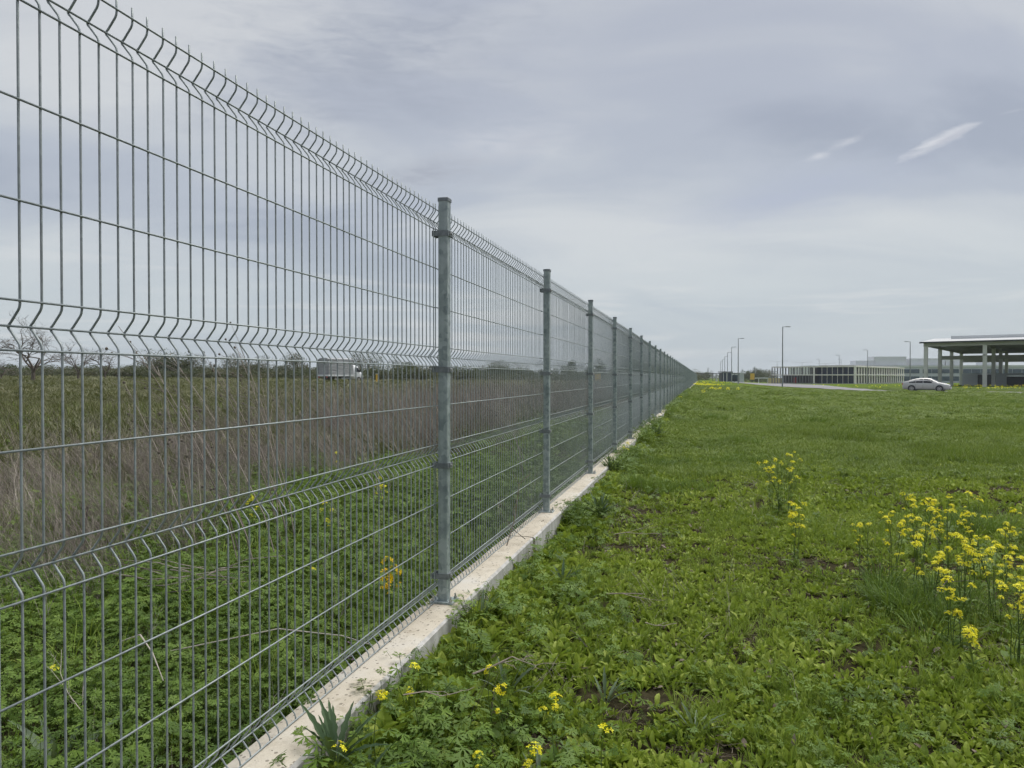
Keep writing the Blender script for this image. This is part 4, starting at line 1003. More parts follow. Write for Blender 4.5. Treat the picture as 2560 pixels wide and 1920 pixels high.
def build_meadow():
    P_b = protos([rosette(s, n, (0.028 * k, 0.060 * k), w=(0.27, 0.38), e=(0.75, 1.5)) for s, n, k in ((1, 8, 1.0), (2, 7, 1.2), (3, 9, .85), (4, 6, 1.5), (5, 10, 1.0), (6, 7, .7), (7, 8, .9))], M['broad'])
    P_c = protos([cut_clump(s, 9) for s in range(4)], M['gera'])
    P_g = protos([tuft(s, 14) for s in range(4)], M['grass'])
    P_l = protos([litter(s) for s in range(4)], M['litter'])
    P_o = protos([rosette(20 + s, 5, (0.06, 0.11), (0.40, 0.52), (0.75, 1.5), OVAL) for s in range(4)], M['broad'])
    def keep(x, y, p): return rng.random(len(x)) < p
    # near: broad-leaved turf
    for d0, d1, per, s0, s1 in ((1.05, 3.2, 1350, 0.5, 1.0), (3.2, 7.0, 860, 0.52, 1.0), (7.0, 12, 330, 0.7, 1.25)):
        x, y, d, r = zone(density_n(per, d0, d1), d0, d1)
        k = keep(x, y, (1 - bare(x, y)) * np.clip((vnoise(x, y, 0.28, 2) - 0.24) * 5.0, 0.10, 1))
        x, y = x[k], y[k]
        scatter('broadleaf_turf', 'low broad leaved green ground cover on the right', P_b, x, y, rng.uniform(s0, s1, len(x)) * (0.7 + 0.75 * vnoise(x + 9, y, 0.9, 2)), 0.25)
        # cut leaves mixed in, thick beside the plinth
        x, y, d, r = zone(density_n(per * 0.22, d0, d1), d0, d1)
        edge = 1 - sstep(0.15, 0.9, x + 1.155)
        k = keep(x, y, (1 - bare(x, y)) * np.clip(0.26 * edge + 0.10 * (vnoise(x + 30, y + 5, 1.1, 2) > 0.60), 0, 1)); x, y = x[k], y[k]; e = edge[k]
        scatter('cutleaf_weeds', 'feathery cut leaved weeds beside the plinth on the right', P_c, x, y, rng.uniform(0.75, 1.15, len(x)) * (1 + 0.5 * e), 0.22)
        x, y, d, r = zone(density_n(per * 0.2, d0, d1), d0, d1)
        k = keep(x, y, (1 - 0.6 * bare(x, y)) * np.clip((vnoise(x + 60, y, 1.3, 2) - 0.38) * 4, 0.12, 1)); x, y = x[k], y[k]
        scatter('short_grass', 'short grass blades among the broad leaves on the right', P_g, x, y, rng.uniform(0.5, 1.0, len(x)), 0.2)
    # larger upright leaves hugging the plinth
    n = 2600; yy = rng.uniform(0.8, 22, n); xx = -1.150 + np.abs(rng.normal(0, 0.11, n)) + 0.012
    k = rng.random(n) < np.clip(1.2 - yy / 20, 0.2, 1)
    scatter('plinth_edge_leaves', 'larger upright dock leaves along the right edge of the plinth', P_o, xx[k], yy[k], rng.uniform(0.55, 1.05, k.sum()) * (1 + 0.02 * yy[k]) * (0.75 + 0.5 * vnoise(xx[k], yy[k], 0.5, 1)), 0.3)
    P_e = protos([cut_clump(150 + s, 22, (0.05, 0.26), (0.030, 0.048), 0.15) for s in range(3)] + [tuft(160 + s, 40, (0.12, 0.30), 0.006, 0.8, 0.07) for s in range(2)], [M['gera']] * 3 + [M['grass']] * 2)
    n = 1150; yy = np.concatenate([rng.uniform(1.2, 4.2, 20), 6.0 + 64 * rng.random(n) ** 1.6]); xx = -1.165 + np.abs(rng.normal(0, 0.09, len(yy))) + 0.005
    k = (vnoise(xx * 0, yy, 1.1, 2) > 0.46) | (yy > 26)
    scatter('plinth_edge_weeds', 'ragged taller weeds growing against the right side of the plinth', P_e, xx[k], yy[k], rng.uniform(0.45, 1.1, k.sum()) * (0.8 + 0.4 * sstep(6, 14, yy[k])) * 1.05 * np.where(yy[k] < 5, 0.72, 1.0), 0.25)
    # litter in the bare spots and thinly everywhere
    x, y, d, r = zone(density_n(60, 1.05, 8), 1.05, 8)
    b = bare(x, y); k = keep(x, y, 0.22 + b); 
    scatter('dead_litter', 'dry stalk litter on bare soil patches of the lawn', P_l, x[k], y[k], rng.uniform(0.7, 1.5, k.sum()), 0.08, 0.004)
    P_d = protos([rosette(30 + s, 2, (0.02, 0.05), (0.3, 0.5), (0.0, 0.5), OVAL, 0.03) for s in range(3)], M['litter'])
    x, y, d, r = zone(density_n(26, 1.05, 9), 1.05, 9)
    scatter('dead_leaves', 'brown withered leaves and straw scattered in the lawn', P_d, x, y, rng.uniform(0.6, 1.2, len(x)), 0.4, 0.022)
    P_st = protos([stalks(260 + s, 3, (0.05, 0.16), 0.05, (-.9, .3), (0, 2), 0.0011) for s in range(4)], M['dry'])
    x, y, d, r = zone(density_n(16, 1.05, 9), 1.05, 9); k = vnoise(x + 5, y, 0.8, 2) > 0.5
    scatter('straw_bits', 'pale straw stalks poking out of the lawn', P_st, x[k], y[k], rng.uniform(0.6, 1.3, k.sum()), 0.5, 0.01)
    # middle and far: patches of turf
    P_m = protos([patch(40 + s, 120, 0.17, 0.62) for s in range(4)], M['turf'])
    P_mg = protos([patch(60 + s, 120, 0.17, 0.15, 1.1) for s in range(4)], M['turf'])
    for d0, d1, per, s0, s1 in ((9.5, 22, 40, 0.8, 1.2), (22, 50, 11, 1.2, 1.9), (50, 118, 1.8, 1.8, 2.8)):
        x, y, d, r = zone(density_n(per, d0, d1, 2), d0, d1, margin=2)
        m = vnoise(x + 11, y + 3, 2.2, 3) > 0.52
        ok = np.ones(len(x), bool)
        if d1 > 60:            # off the road and the yard
            ok = ~((np.abs((d - 79.5) + (r - 46) * 0.95) < 4.6) & (r > 38)) & ~((d > 79) & (r > 36) & (r < 42.5 + (d - 80) * 0.33))
        tall = 1 + 0.5 * (vnoise(x, y, 3.5, 2) > 0.66)
        for mm, P, nm, lb in ((m & ok, P_m, 'meadow_turf', 'leafy green turf of the lawn in the middle distance'), (~m & ok, P_mg, 'meadow_grass', 'grassy turf of the lawn in the middle distance')):
            scatter(nm, lb, P, x[mm], y[mm], rng.uniform(s0, s1, mm.sum()), 0.12, -0.01, zs=tall[mm] * (0.72 if d0 < 20 else 0.5 if d0 < 40 else 0.42))
    # dark taller tussocks seen as spots in the lawn
    P_t = protos([tuft(80 + s, 60, (0.10, 0.26), 0.006, 0.8, 0.12) for s in range(3)], M['gera'])
    c = [(*px2g(1585, 1000), .30, 22), (*px2g(1600, 955), .30, 18), (*px2g(1540, 905), .3, 10), (*px2g(2040, 1300), .26, 16), (*px2g(1990, 1330), .12, 9), (*px2g(2130, 1140), .35, 24), (*px2g(2080, 985), .3, 10), (*px2g(1780, 912), .35, 10), (*px2g(1440, 1060), .3, 26), (*px2g(1400, 1010), .25, 14), (*px2g(2030, 862), 1.6, 40), (*px2g(2150, 868), 1.5, 22), (*px2g(2200, 895), .6, 12), (*px2g(1480, 865), .8, 16), (*px2g(1650, 865), .8, 10), (*px2g(1770, 853), 0.9, 18), (*px2g(2170, 1370), .25, 12)]
    xs, ys, ss = [], [], []
    for r0, d0, sp, n in c:
        for k in range(n):
            q = W(r0 + rnd.gauss(0, sp), d0 + rnd.gauss(0, sp * 0.8)); xs.append(q[0]); ys.append(q[1]); ss.append(rnd.uniform(0.6, 1.15) * (1.0 if d0 < 15 else 1.5))
    xs, ys, ss = map(np.array, (xs, ys, ss)); k = xs > -1.12
    scatter('grass_tussocks', 'darker taller grass tussocks dotted over the lawn', P_t, xs[k], ys[k], ss[k], 0.15)
build_meadow()

def build_left():
    P_c = protos([cut_clump(100 + s, 17, (0.04, 0.18), (0.021, 0.034), 0.13) for s in range(5)], M['gera'])
    P_g = protos([tuft(110 + s, 22, (0.10, 0.30), 0.0045, 0.7, 0.05) for s in range(4)], M['grass'])
    for d0, d1, per, s0, s1 in ((0.95, 4.5, 185, 0.75, 1.15), (4.5, 10, 90, 0.85, 1.3), (10, 24, 14, 1.2, 1.8)):
        x, y, d, r = zone(density_n(per, d0, d1), d0, d1, False)
        k = rng.random(len(x)) < 1 - 0.93 * sstep(2.0, 5.5 if d0 < 9 else 3.5, -x - 1.4); x, y = x[k], y[k]
        scatter('cranesbill_cover', 'lush cut leaved green cover behind the fence', P_c, x, y, rng.uniform(s0, s1, len(x)) * (0.75 + 0.5 * vnoise(x, y, 0.8, 2)), 0.2)
        x, y, d, r = zone(density_n(per * 0.35, d0, d1), d0, d1, False)
        k = rng.random(len(x)) < np.clip((vnoise(x + 7, y, 1.2, 2) - 0.35) * 3, 0.15, 1); x, y = x[k], y[k]
        scatter('left_grass', 'soft grass blades mixed into the cover behind the fence', P_g, x, y, rng.uniform(0.6, 1.2, len(x)) * (1 if d1 < 11 else 1.6), 0.25)
    # dead brown stalks
    P_s = protos([stalks(200 + s, 9, (0.45, 1.0), 0.17, th=0.0034) for s in range(5)] + [stalks(220 + s, 14, (0.3, 0.8), 0.2, th=0.0024) for s in range(3)], M['dry'])
    def band(n, d0, d1, s0, s1, xin, xout, hy, dens, lim):
        x, y, d, r = zone(n, d0, d1, False, xmin=-xout, margin=1.5)
        lat = -x - 1.27
        edge = xin + 1.6 * (vnoise(x, y, 1.7, 2) - 0.4) + (0.9 * sstep(3.5, 6, y) if xin < 1.5 and d0 < 5 else 0)
        k = (lat > edge) & (rng.random(len(x)) < dens * np.clip((vnoise(x + 3, y + 90, 1.6, 2) - 0.25) * 2.4, 0.06, 1) * (1 - 0.94 * sstep(lim - 2.5, lim + 2.5, lat)))
        x, y = x[k], y[k]
        h = hy(x, y)
        scatter('dry_weed_stalks', 'tangle of dead brown weed stalks behind the fence', P_s, x, y, rng.uniform(s0, s1, len(x)) * h, (0.10, 0.5))
    hh = lambda x, y: 0.60 + 0.50 * sstep(5, 12, y + (x + 4) * 0.9)
    band(7500, 2.9, 14, 0.6, 1.1, 1.35, 14, hh, 0.85, 6.5)
    band(9000, 14, 40, 0.9, 1.25, 1.7, 22, hh, 0.7, 8.5)
    band(9000, 40, 120, 0.95, 1.3, 1.2, 30, lambda x, y: np.ones_like(x), 0.9, 14)
    P_k = protos([stalks(240 + s, 5, (0.45, 1.05), 0.14, (-.34, -.08), (3, 7), 0.0048) for s in range(5)], M['dry'])
    x, y, d, r = zone(1500, 4.2, 13, False, xmin=-11, margin=1.5); lat = -x - 1.27
    k = (lat > 1.9 + 1.6 * vnoise(x, y, 1.5, 2)) & (rng.random(len(x)) < 0.42 * (1 - 0.85 * sstep(5, 8.5, lat))); x, y = x[k], y[k]
    scatter('bare_weed_stems', 'sturdier dead weed stems standing out of the brown tangle', P_k, x, y, rng.uniform(0.65, 1.1, len(x)) * hh(x, y), (0.14, 0.6))
    # scattered low dead stems over the green near the fence
    x, y, d, r = zone(520, 1.6, 8, False, xmin=-6)
    P_s2 = protos([stalks(230 + s, 4, (0.25, 0.6), 0.05, (-.25, -.1), (1, 3), 0.0017) for s in range(4)], M['dry'])
    k = rng.random(len(x)) < 0.30
    scatter('thin_dry_stems', 'thin dry stems rising through the green cover', P_s2, x[k], y[k], rng.uniform(0.6, 1.1, k.sum()), (0.3, 1.5))
    # rough field grass out to the hedge
    P_f = protos([patch(300 + s, 150, 0.35, 0.1, 2.4) for s in range(4)], M['fieldgrass'])
    for d0, d1, per, s0, s1 in ((8, 30, 3.2, 0.8, 1.3), (30, 75, 0.9, 1.3, 2.0), (75, 150, 0.28, 2.0, 3.0)):
        x, y, d, r = zone(density_n(per, d0, d1, 2), d0, d1, False, xmax=-4.5, margin=2)
        scatter('field_grass', 'olive brown rough grass of the left field', P_f, x, y, rng.uniform(s0, s1, len(x)) * (0.7 + 0.6 * vnoise(x, y, 7, 2)), 0.15, zs=0.9 if d1 < 31 else (0.6 if d1 < 76 else 0.42))
build_left()

# ------------------------------------------------------------------ flowering mustard plants
def flower_head(seed, nfl=12, size=0.021, fl=0.0062):
    q = random.Random(seed); mb = MB()
    for k in range(nfl):
        az = q.uniform(0, 6.283); el = q.uniform(-0.15, 1.45); rr = size * q.uniform(0.7, 1.05)
        c = Vector((math.cos(az) * math.cos(el) * rr, math.sin(az) * math.cos(el) * rr, math.sin(el) * rr * 0.9))
        nrm = (c + Vector((0, 0, size * .5))).normalized(); t = nrm.cross(Vector((0, 0, 1)));
        t = t.normalized() if t.length > 1e-3 else Vector((1, 0, 0)); b = nrm.cross(t); mb.tone = q.random(); o = q.uniform(0, 1.5)
        for j in range(4):
            a = o + j * math.pi / 2; u = t * math.cos(a) + b * math.sin(a); s = nrm.cross(u); f = fl * q.uniform(.85, 1.2)
            mb.poly([c, c + u * f * .7 + s * f * .38 + nrm * f * .25, c + u * f * 1.25 + s * f * .2 + nrm * f * .3, c + u * f * 1.25 - s * f * .2 + nrm * f * .3, c + u * f * .7 - s * f * .38 + nrm * f * .25])
    return mb
HEADS = []; BUDS = []
for s in range(6):
    me = flower_head(500 + s, 11 + s % 3 * 3).mesh('flower_head'); me.materials.append(M['petal']); HEADS.append(me)
HEADS2 = []
for s in range(3):
    me = flower_head(520 + s, 5, 0.024, 0.011).mesh('flower_head'); me.materials.append(M['petal2']); HEADS2.append(me)
def mustard(px, py, head_z, nst, spread, label, group, wide=0.05, d=None, heads=None, leaves=True, hs=1.0, lean=(0, 0), heads_p=.95, lm=1):
    """px, py: where the foot meets the ground in the photograph's plan; head_z: height of the topmost flowers"""
    r, dd = px2g(px, py) if d is None else ((px - 1106) / 1555 * d, d)
    x, y, z = WG(r, dd)
    p = thing('mustard_plant', label, 'plant', (x, y, z), 0, group)
    q = random.Random(int(px * 7 + py)); H = heads or HEADS
    st = MB(); lf = MB(); hp = []
    for k in range(nst):
        h = head_z * q.uniform(0.72, 1.0) if k else head_z
        az = q.uniform(0, 6.283); sp = spread * math.sqrt(q.random()); b = Vector((math.cos(az) * wide * q.random(), math.sin(az) * wide * q.random(), -0.01))
        tp = Vector((math.cos(az) * sp + lean[0], math.sin(az) * sp + lean[1], h)); st.tone = q.random()
        f = lambda t: b + (tp - b) * t + Vector((math.cos(az), math.sin(az), 0)) * (-0.25 * sp * math.sin(t * math.pi)) + Vector((math.sin(t * 7 + k) * .006, math.cos(t * 6 + k) * .006, 0))
        th = 0.0028 if nst > 2 else 0.0022
        st.tube([f(t) for t in (0, .25, .5, .75, 1)], [th, th * .9, th * .75, th * .55, th * .35], 4, False)
        hp.append((f(1.0), q.uniform(.85, 1.25)))
        for j in range(q.randint(2, 4) if nst > 1 else q.randint(0, 2)):
            t = q.uniform(.45, .85); a = az + q.uniform(-1.8, 1.8); l2 = h * q.uniform(.14, .30); s0 = f(t)
            s2 = s0 + Vector((math.cos(a) * l2 * .45, math.sin(a) * l2 * .45, l2 * .85)); st.tube([s0, (s0 + s2) / 2 + Vector((math.cos(a), math.sin(a), -.3)) * l2 * .08, s2], [th * .5, th * .4, th * .25], 3, False)
            hp.append((s2, q.uniform(.4, .95)))
        for j in range(q.randint(2, 4) * lm):
            t = q.uniform(.12, .72); a = q.uniform(0, 6.283); lf.tone = q.random(); ln = q.uniform(.03, .075) * (1.2 - t) * (1.5 if lm > 1 else 1); e0 = q.uniform(.3, 1.0)
            leaf(lf, f(t), a, ln, ln * q.uniform(.22, .36), e0, e0 - q.uniform(.3, 1.0), LANC, .2)
    if leaves:
        for j in range(5 + nst):
            a = q.uniform(0, 6.283); ln = q.uniform(.05, .11); lf.tone = q.random(); e0 = q.uniform(.4, 1.2)
            leaf(lf, (math.cos(a) * .012, math.sin(a) * .012, 0), a, ln, ln * q.uniform(.35, .5), e0, e0 - q.uniform(.4, 1.1), OVAL, .3)
    st.build('stem', M['stem'], p)
    if lf.v: lf.build('leaves', M['gera'], p)
    for i, (c, s) in enumerate(hp):
        if i and q.random() > heads_p: continue
        o = link('flower_head', q.choice(H), p, c, (q.uniform(-.4, .4), q.uniform(-.4, .4), q.uniform(0, 6))); o.scale = (s * hs,) * 3
    return p
G1 = 'mustard clump at the right edge'
clump = [(1935, 1268, .47, 4, 'leftmost plant of the big yellow flowering clump at the right'), (1990, 1262, .56, 6, 'tall mustard plant at the back left of the yellow clump'),
         (2045, 1252, .56, 6, 'tall mustard plant at the back centre of the yellow clump'), (2110, 1262, .58, 5, 'tall mustard plant at the back right of the yellow clump'), (2175, 1275, .50, 4, 'mustard plant behind the right end of the yellow clump'),
         (2010, 1320, .42, 5, 'mustard plant in the middle left of the yellow clump'), (2085, 1330, .46, 6, 'densely flowering mustard plant in the middle of the yellow clump'), (2150, 1345, .46, 6, 'mustard plant in the middle right of the yellow clump'),
         (2210, 1365, .46, 6, 'bright mustard plant cut by the right picture edge'), (2060, 1400, .36, 4, 'shorter mustard plant at the front of the yellow clump'), (2195, 1440, .38, 6, 'front mustard plant at the right picture edge'),
         (2115, 1462, .21, 2, 'short lone mustard stalk in front of the yellow clump')]
for px, py, h, n, t in clump: mustard(px, py, h, n, 0.085, t, G1, hs=1.1)
mustard(1690, 1112, .60, 18, 0.27, 'bushy mustard plant with sparse yellow tips far out on the lawn', 'mustard on the lawn', 0.17, hs=1.1, heads_p=.42, lm=3)
mustard(1722, 1218, .43, 5, 0.09, 'mustard plant with a brown foot in front of the bushy one', 'mustard on the lawn', hs=1.15)
mustard(1868, 1248, .36, 3, 0.06, 'thin mustard plant left of the big yellow clump', 'mustard on the lawn', hs=0.8)
near = [(805, 1640, 2.28, .26, 'bright mustard flower leaning over the plinth edge'), (742, 1720, 2.05, .22, 'mustard flower beside the dark thistle at the lower edge'), (1062, 1560, 2.62, .24, 'mustard flower among the dry twigs beside the plinth'),
        (1092, 1570, 2.56, .21, 'small mustard flower just right of the twig tangle'), (1198, 1590, 2.45, .25, 'mustard flower at the bottom between plinth and bare spot'), (1300, 1640, 2.30, .21, 'mustard flower right at the dark bare spot'),
        (1275, 1760, 1.98, .21, 'mustard flower at the bottom edge of the picture'), (1018, 1690, 2.18, .19, 'small pale mustard flower low in the foreground leaves'), (858, 1740, 2.0, .17, 'mustard bud by the bottom edge near the thistle'), (903, 1560, 2.5, .27, 'pale mustard flower standing before the plinth side'),
        (1165, 1660, 2.22, .19, 'small mustard flower left of the lower bare spot'), (1250, 1730, 2.06, .18, 'low mustard flower left of the bottom edge bloom')]
for px, py, d, h, t in near: mustard(px, py, h, 1, 0.035, t, 'mustard flowers in the foreground', 0.01, d=d, hs=1.05 if 'pale' not in t else .8)
mustard(1350, 1010, .30, 2, .05, 'small mustard plant by the plinth near the third post', 'mustard on the lawn', hs=1.2)
left_f = [(846, 1300, 3.75, .36, 4, 'deep yellow flowers just behind the fence left of the nearest post'), (668, 1320, 3.95, .24, 1, 'small yellow flower low behind the fence'), (715, 1190, 5.2, .34, 2, 'yellow flower behind the fence above the green cover'),
          (545, 1200, 5.4, .32, 3, 'yellow flowers behind the fence in the left of the green cover'), (822, 1120, 6.3, .35, 3, 'yellow flowers behind the fence at the foot of the brown stalks'), (718, 1090, 6.6, .55, 1, 'single yellow flower in front of the brown stalks'), (105, 1620, 2.6, .20, 1, 'tiny yellow flower at the lower left behind the fence')]
for px, py, d, h, n, t in left_f: mustard(px, py, h, n, 0.07, t, 'yellow flowers behind the fence', 0.03, d=d, heads=HEADS2 if n > 3 else HEADS, hs=.9 if n > 3 else .8)
# far yellow drifts
def drift():
    P = protos([flower_head(560 + s, 10, 0.16, 0.05) for s in range(3)], M['petal']); xs, ys, ss, zz = [], [], [], []
    for r0, d0, sr, sd_, n in ((27.4, 108, 1.0, 6, 150), (33, 142, 5, 7, 90), (40, 175, 8, 9, 60), (62, 92, 6, 3, 26), (13.5, 58, .5, 3, 12), (8.2, 36, .2, 1.2, 10), (67, 98, 12, 3, 30), (80, 120, 14, 6, 60), (92, 132, 14, 4, 60), (19, 66, .8, 1.2, 14), (72, 92, 8, 2, 10)):
        for k in range(n):
            q = W(rnd.gauss(r0, sr), rnd.gauss(d0, sd_))
            if q[0] < -1.0: continue
            xs.append(q[0]); ys.append(q[1]); ss.append(rnd.uniform(.5, 1.0) * (0.5 if d0 < 50 else 1.0))
    xs, ys, ss = map(np.array, (xs, ys, ss))
    scatter('yellow_flower_drifts', 'distant drifts of small yellow flowers on the lawn', P, xs, ys, ss, 0.2, 0.32)
drift()

# ------------------------------------------------------------------ single weeds, twigs
def thistle(px, d, size, n, label, mat='dark', el=(0.55, 1.35), z=0.0, cat='weed', name='thistle_rosette', prof=None):
    r = (px - 1106) / 1555 * d; x, y, zz = WG(r, d)
    q = random.Random(int(px)); p = thing(name, label, cat, (x, y, zz + z), 0, None)
    for k in range(n):
        mb = MB(); az = k * 2.4 + q.uniform(-.3, .3); ln = size * q.uniform(.7, 1.1); e0 = q.uniform(*el); mb.tone = q.random()
        pr = [0.16] + [v * (1.0 if i % 2 else 0.62) for i, v in enumerate([.35, .5, .7, .85, 1.0, .95, .85, .7, .5, .3])] + [0.0]
        leaf(mb, (math.cos(az) * .01, math.sin(az) * .01, 0), az, ln, ln * (.15 if mat == 'dark' else .14), e0, e0 - q.uniform(.25, .8), prof or pr, .35, twist=q.uniform(-.3, .3))
        mb.build('leaf', M[mat], p)
    return p
thistle(722, 2.26, 0.215, 18, 'large dark toothed thistle rosette leaning over the plinth at the bottom', z=0.06, el=(0.7, 1.4))
thistle(790, 2.2, 0.15, 8, 'smaller dark thistle rosette right beside the large one', el=(.6, 1.3), z=0.04)
thistle(1040, 3.75, 0.19, 10, 'upright grey green spiky weed beside the nearest post foot', 'grey', (0.9, 1.45))
thistle(1308, 2.98, 0.15, 9, 'grey green narrow leaved weed in the middle of the lawn', 'grey', (0.8, 1.4))
thistle(1095, 2.95, 0.17, 9, 'grey green spiky weed right of the plinth twigs', 'grey', (0.7, 1.4))
thistle(1165, 2.35, 0.14, 8, 'grey green lobed weed low in the foreground', 'grey', (0.6, 1.3))
thistle(1505, 2.72, 0.15, 9, 'dull green narrow leaved weed right of the bare spots', 'grey', (0.6, 1.3))
thistle(1215, 4.6, 0.16, 9, 'dark ragged weed at the plinth below the second post', 'dark', (0.8, 1.45))
thistle(1295, 6.6, 0.26, 26, 'tall dark leafy weed at the plinth beside the third post', 'dark', (0.8, 1.45))
thistle(1322, 9.3, 0.30, 26, 'dark bushy weed at the plinth beside the fourth post', 'dark', (0.8, 1.45))
thistle(1420, 15.5, 0.30, 26, 'dark weed bush against the fence beyond the sixth post', 'dark', (0.8, 1.45))
thistle(118, 2.35, 0.26, 8, 'big pale floppy dock leaves at the lower left behind the fence', 'grey', (0.3, 1.2), name='dock_plant', prof=[.2, .5, .8, 1, 1, .9, .75, .6, .45, .3, .15, 0.0], cat='plant')

def twig_tree(mb, p, d, ln, th, q, depth):
    p = Vector(p); e = p + d * ln; m = (p + e) / 2 + Vector((q.gauss(0, .06), q.gauss(0, .06), q.gauss(0, .04))) * ln
    mb.tube([p, m, e], [th, th * .85, th * .65], 5 if th > .004 else 3, False)
    if depth == 0: return
    for k in range(q.randint(2, 3)):
        nd = (d + Vector((q.gauss(0, .75), q.gauss(0, .75), q.gauss(0, .18)))).normalized()
        twig_tree(mb, m if k % 2 else e, nd, ln * q.uniform(.45, .75), th * .6, q, depth - 1)
def twig(px, py, z, az, ln, th, depth, label, seed, slope=0.12, name='dry_twig', mat='twig', d=None):
    r, dd = px2g(px, py, z) if d is None else ((px - 1106) / 1555 * d, d)
    x, y, zz = WG(r, dd); q = random.Random(seed); mb = MB()
    twig_tree(mb, (0, 0, 0), Vector((math.cos(az), math.sin(az), slope)), ln, th, q, depth)
    o = mb.build(name, M[mat], None, loc=(x, y, zz + z)); tag(o, label, 'twig', None)
twig(1020, 1490, .10, 0.9, .20, .0045, 3, 'pale branching dead twig tangle in the weeds beside the plinth', 3)
twig(870, 1545, .20, 0.15, .13, .003, 2, 'thin grey twig lying across the plinth edge', 8, 0.02)
twig(1310, 1286, .06, 0.25, .22, .005, 2, 'dark fallen twig on the lawn in the middle', 5, 0.0)
twig(1395, 1345, .05, -0.3, .10, .004, 1, 'short grey twig on the lawn nearer than the dark one', 6, 0.0)
twig(1270, 1405, .04, 2.2, .10, .004, 1, 'short dark stick by the grey green weeds', 7, 0.2)
twig(1325, 1160, .05, 0.1, .24, .004, 3, 'heap of fine dead twigs on the brown bare spot', 9, 0.05)
twig(1135, 1175, .22, 2.6, .18, .003, 3, 'dead wiry stem leaning on the plinth between the first posts', 12, 0.55)
twig(1090, 1195, .16, 1.3, .20, .0045, 2, 'dark upright stub of dead weed at the plinth edge', 14, 2.2)
twig(2020, 1300, .05, 0.9, .16, .004, 2, 'pale bent dead stem under the yellow clump', 16, 0.5)

# tall dead stalks with round seed heads behind the fence
def seed_stalk(px, d, top, tx, n, label, seed):
    r = (px - 1106) / 1555 * d; x, y, z = WG(r, d); q = random.Random(seed)
    p = thing('seed_head_stalk', label, 'dry plant', (x, y, z), 0, 'dead stalks with seed heads'); st = MB(); sh = []
    lean = Vector(W((tx - px) / 1555 * d, 0.0))
    for k in range(n):
        h = (top - z) * q.uniform(.62, 1.0); b = Vector((q.gauss(0, .05), q.gauss(0, .05), -.02)); tp = b + lean * (h / (top - z)) * q.uniform(.55, 1.1) + Vector((q.gauss(0, .07), q.gauss(0, .07), h))
        f = lambda t: b + Vector(((tp.x - b.x) * t ** 1.5, (tp.y - b.y) * t ** 1.5, (tp.z - b.z) * t)); st.tone = q.random()
        st.tube([f(t) for t in (0, .3, .6, .8, 1)], [.0044, .0038, .003, .0024, .0016], 4, False); sh.append(f(1))
        for j in range(q.randint(4, 8)):
            t = q.uniform(.5, .97); s0 = f(t); l2 = h * q.uniform(.08, .25); dr = (lean.normalized() * q.uniform(.2, 1.3) + Vector((q.gauss(0, .35), q.gauss(0, .35), q.uniform(.2, .8)))).normalized()
            e = s0 + dr * l2; st.tube([s0, (s0 + e) / 2 + Vector((0, 0, .008)), e], [.002, .0016, .0012], 3, False); sh.append(e)
    st.build('stem', M['dry'], p)
    for k, c in enumerate(sh):
        if q.random() < .62:
            mb = MB(); s = q.uniform(.006, .0105)
            rings = [mb.tube([(0, 0, -s), (0, 0, -s * .5), (0, 0, s * .4), (0, 0, s)], [s * .3, s * .95, s, s * .35], 6)]
            mb.build('seed_head', M['bark'], p, loc=c)
seed_stalk(560, 4.3, 1.74, 250, 5, 'tall dead stalk fan with round seed heads leaning left against the sky', 1)
seed_stalk(640, 4.9, 1.62, 430, 4, 'dead seed head stalks right of the tallest fan', 2)
seed_stalk(610, 5.6, 1.85, 500, 3, 'thin dead stalks rising highest into the sky before the truck', 3)
seed_stalk(420, 5.0, 1.40, 330, 4, 'shorter dead stalks left under the bare trees', 4)
seed_stalk(820, 6.6, 1.45, 700, 4, 'dead stalks just left of the nearest post', 5)
seed_stalk(1130, 9.0, 1.42, 1010, 4, 'dead stalks behind the second bay', 6)
def stake():
    r, d = (178 - 1106) / 1555 * 4.6, 4.6; x, y, z = WG(r, d); mb = MB()
    mb.tube([(-.02, 0, 0), (0, 0, .16), (.012, .01, .33), (.025, .01, .42)], [.011, .010, .008, .006], 7); mb.tube([(.012, .01, .40), (-.01, .0, .425), (-.015, .0, .40)], [.006, .008, .005], 6)
    tag(mb.build('dead_stem_stub', M['bark'], None, loc=(x, y, z)), 'thick dark broken dead stem at the far left behind the fence', 'stem')
stake()
def pile():
    r, d = (390 - 1106) / 1555 * 3.9, 3.9; x, y, z = WG(r, d); q = random.Random(4)
    p = thing('fallen_stalk_heap', 'flattened heap of long dead stalks lying in the green behind the fence', 'dry stalks', (x, y, z))
    for k in range(20):
        mb = MB(); a = PSI + q.gauss(0.05, .40) + (math.pi if q.random() < .4 else 0); ln = q.uniform(.2, .55); b = Vector((q.gauss(0, .18), q.gauss(0, .08), q.uniform(.10, .20))); mb.tone = q.random()
        e = b + Vector((math.cos(a) * ln, math.sin(a) * ln, q.uniform(-.05, .10))); mb.tube([b, (b + e) / 2 + Vector((0, 0, q.uniform(-.02, .05))), e], [.0028, .0022, .001], 4, False)
        mb.build('stalk', M['dry'], p)
    for px, dd, a, ln, t in ((300, 2.9, -0.75, .42, 'long pale bent stem lying in the green at the lower left'), (600, 3.1, 0.1, .9, 'long arching dead stem near the plinth behind the fence')):
        rr = (px - 1106) / 1555 * dd; xx, yy, zz = WG(rr, dd); mb = MB(); mb.tone = .95
        u = Vector((math.cos(a + PSI), math.sin(a + PSI), 0)); mb.tube([Vector((0, 0, .16)) - u * ln * .5, Vector((0, 0, .24)), Vector((0, 0, .20)) + u * ln * .3, Vector((0, 0, .12)) + u * ln * .55], [.0028, .0028, .0025, .0015], 5)
        tag(mb.build('fallen_twig', M['dry'], None, loc=(xx, yy, zz)), t, 'stem')
pile()
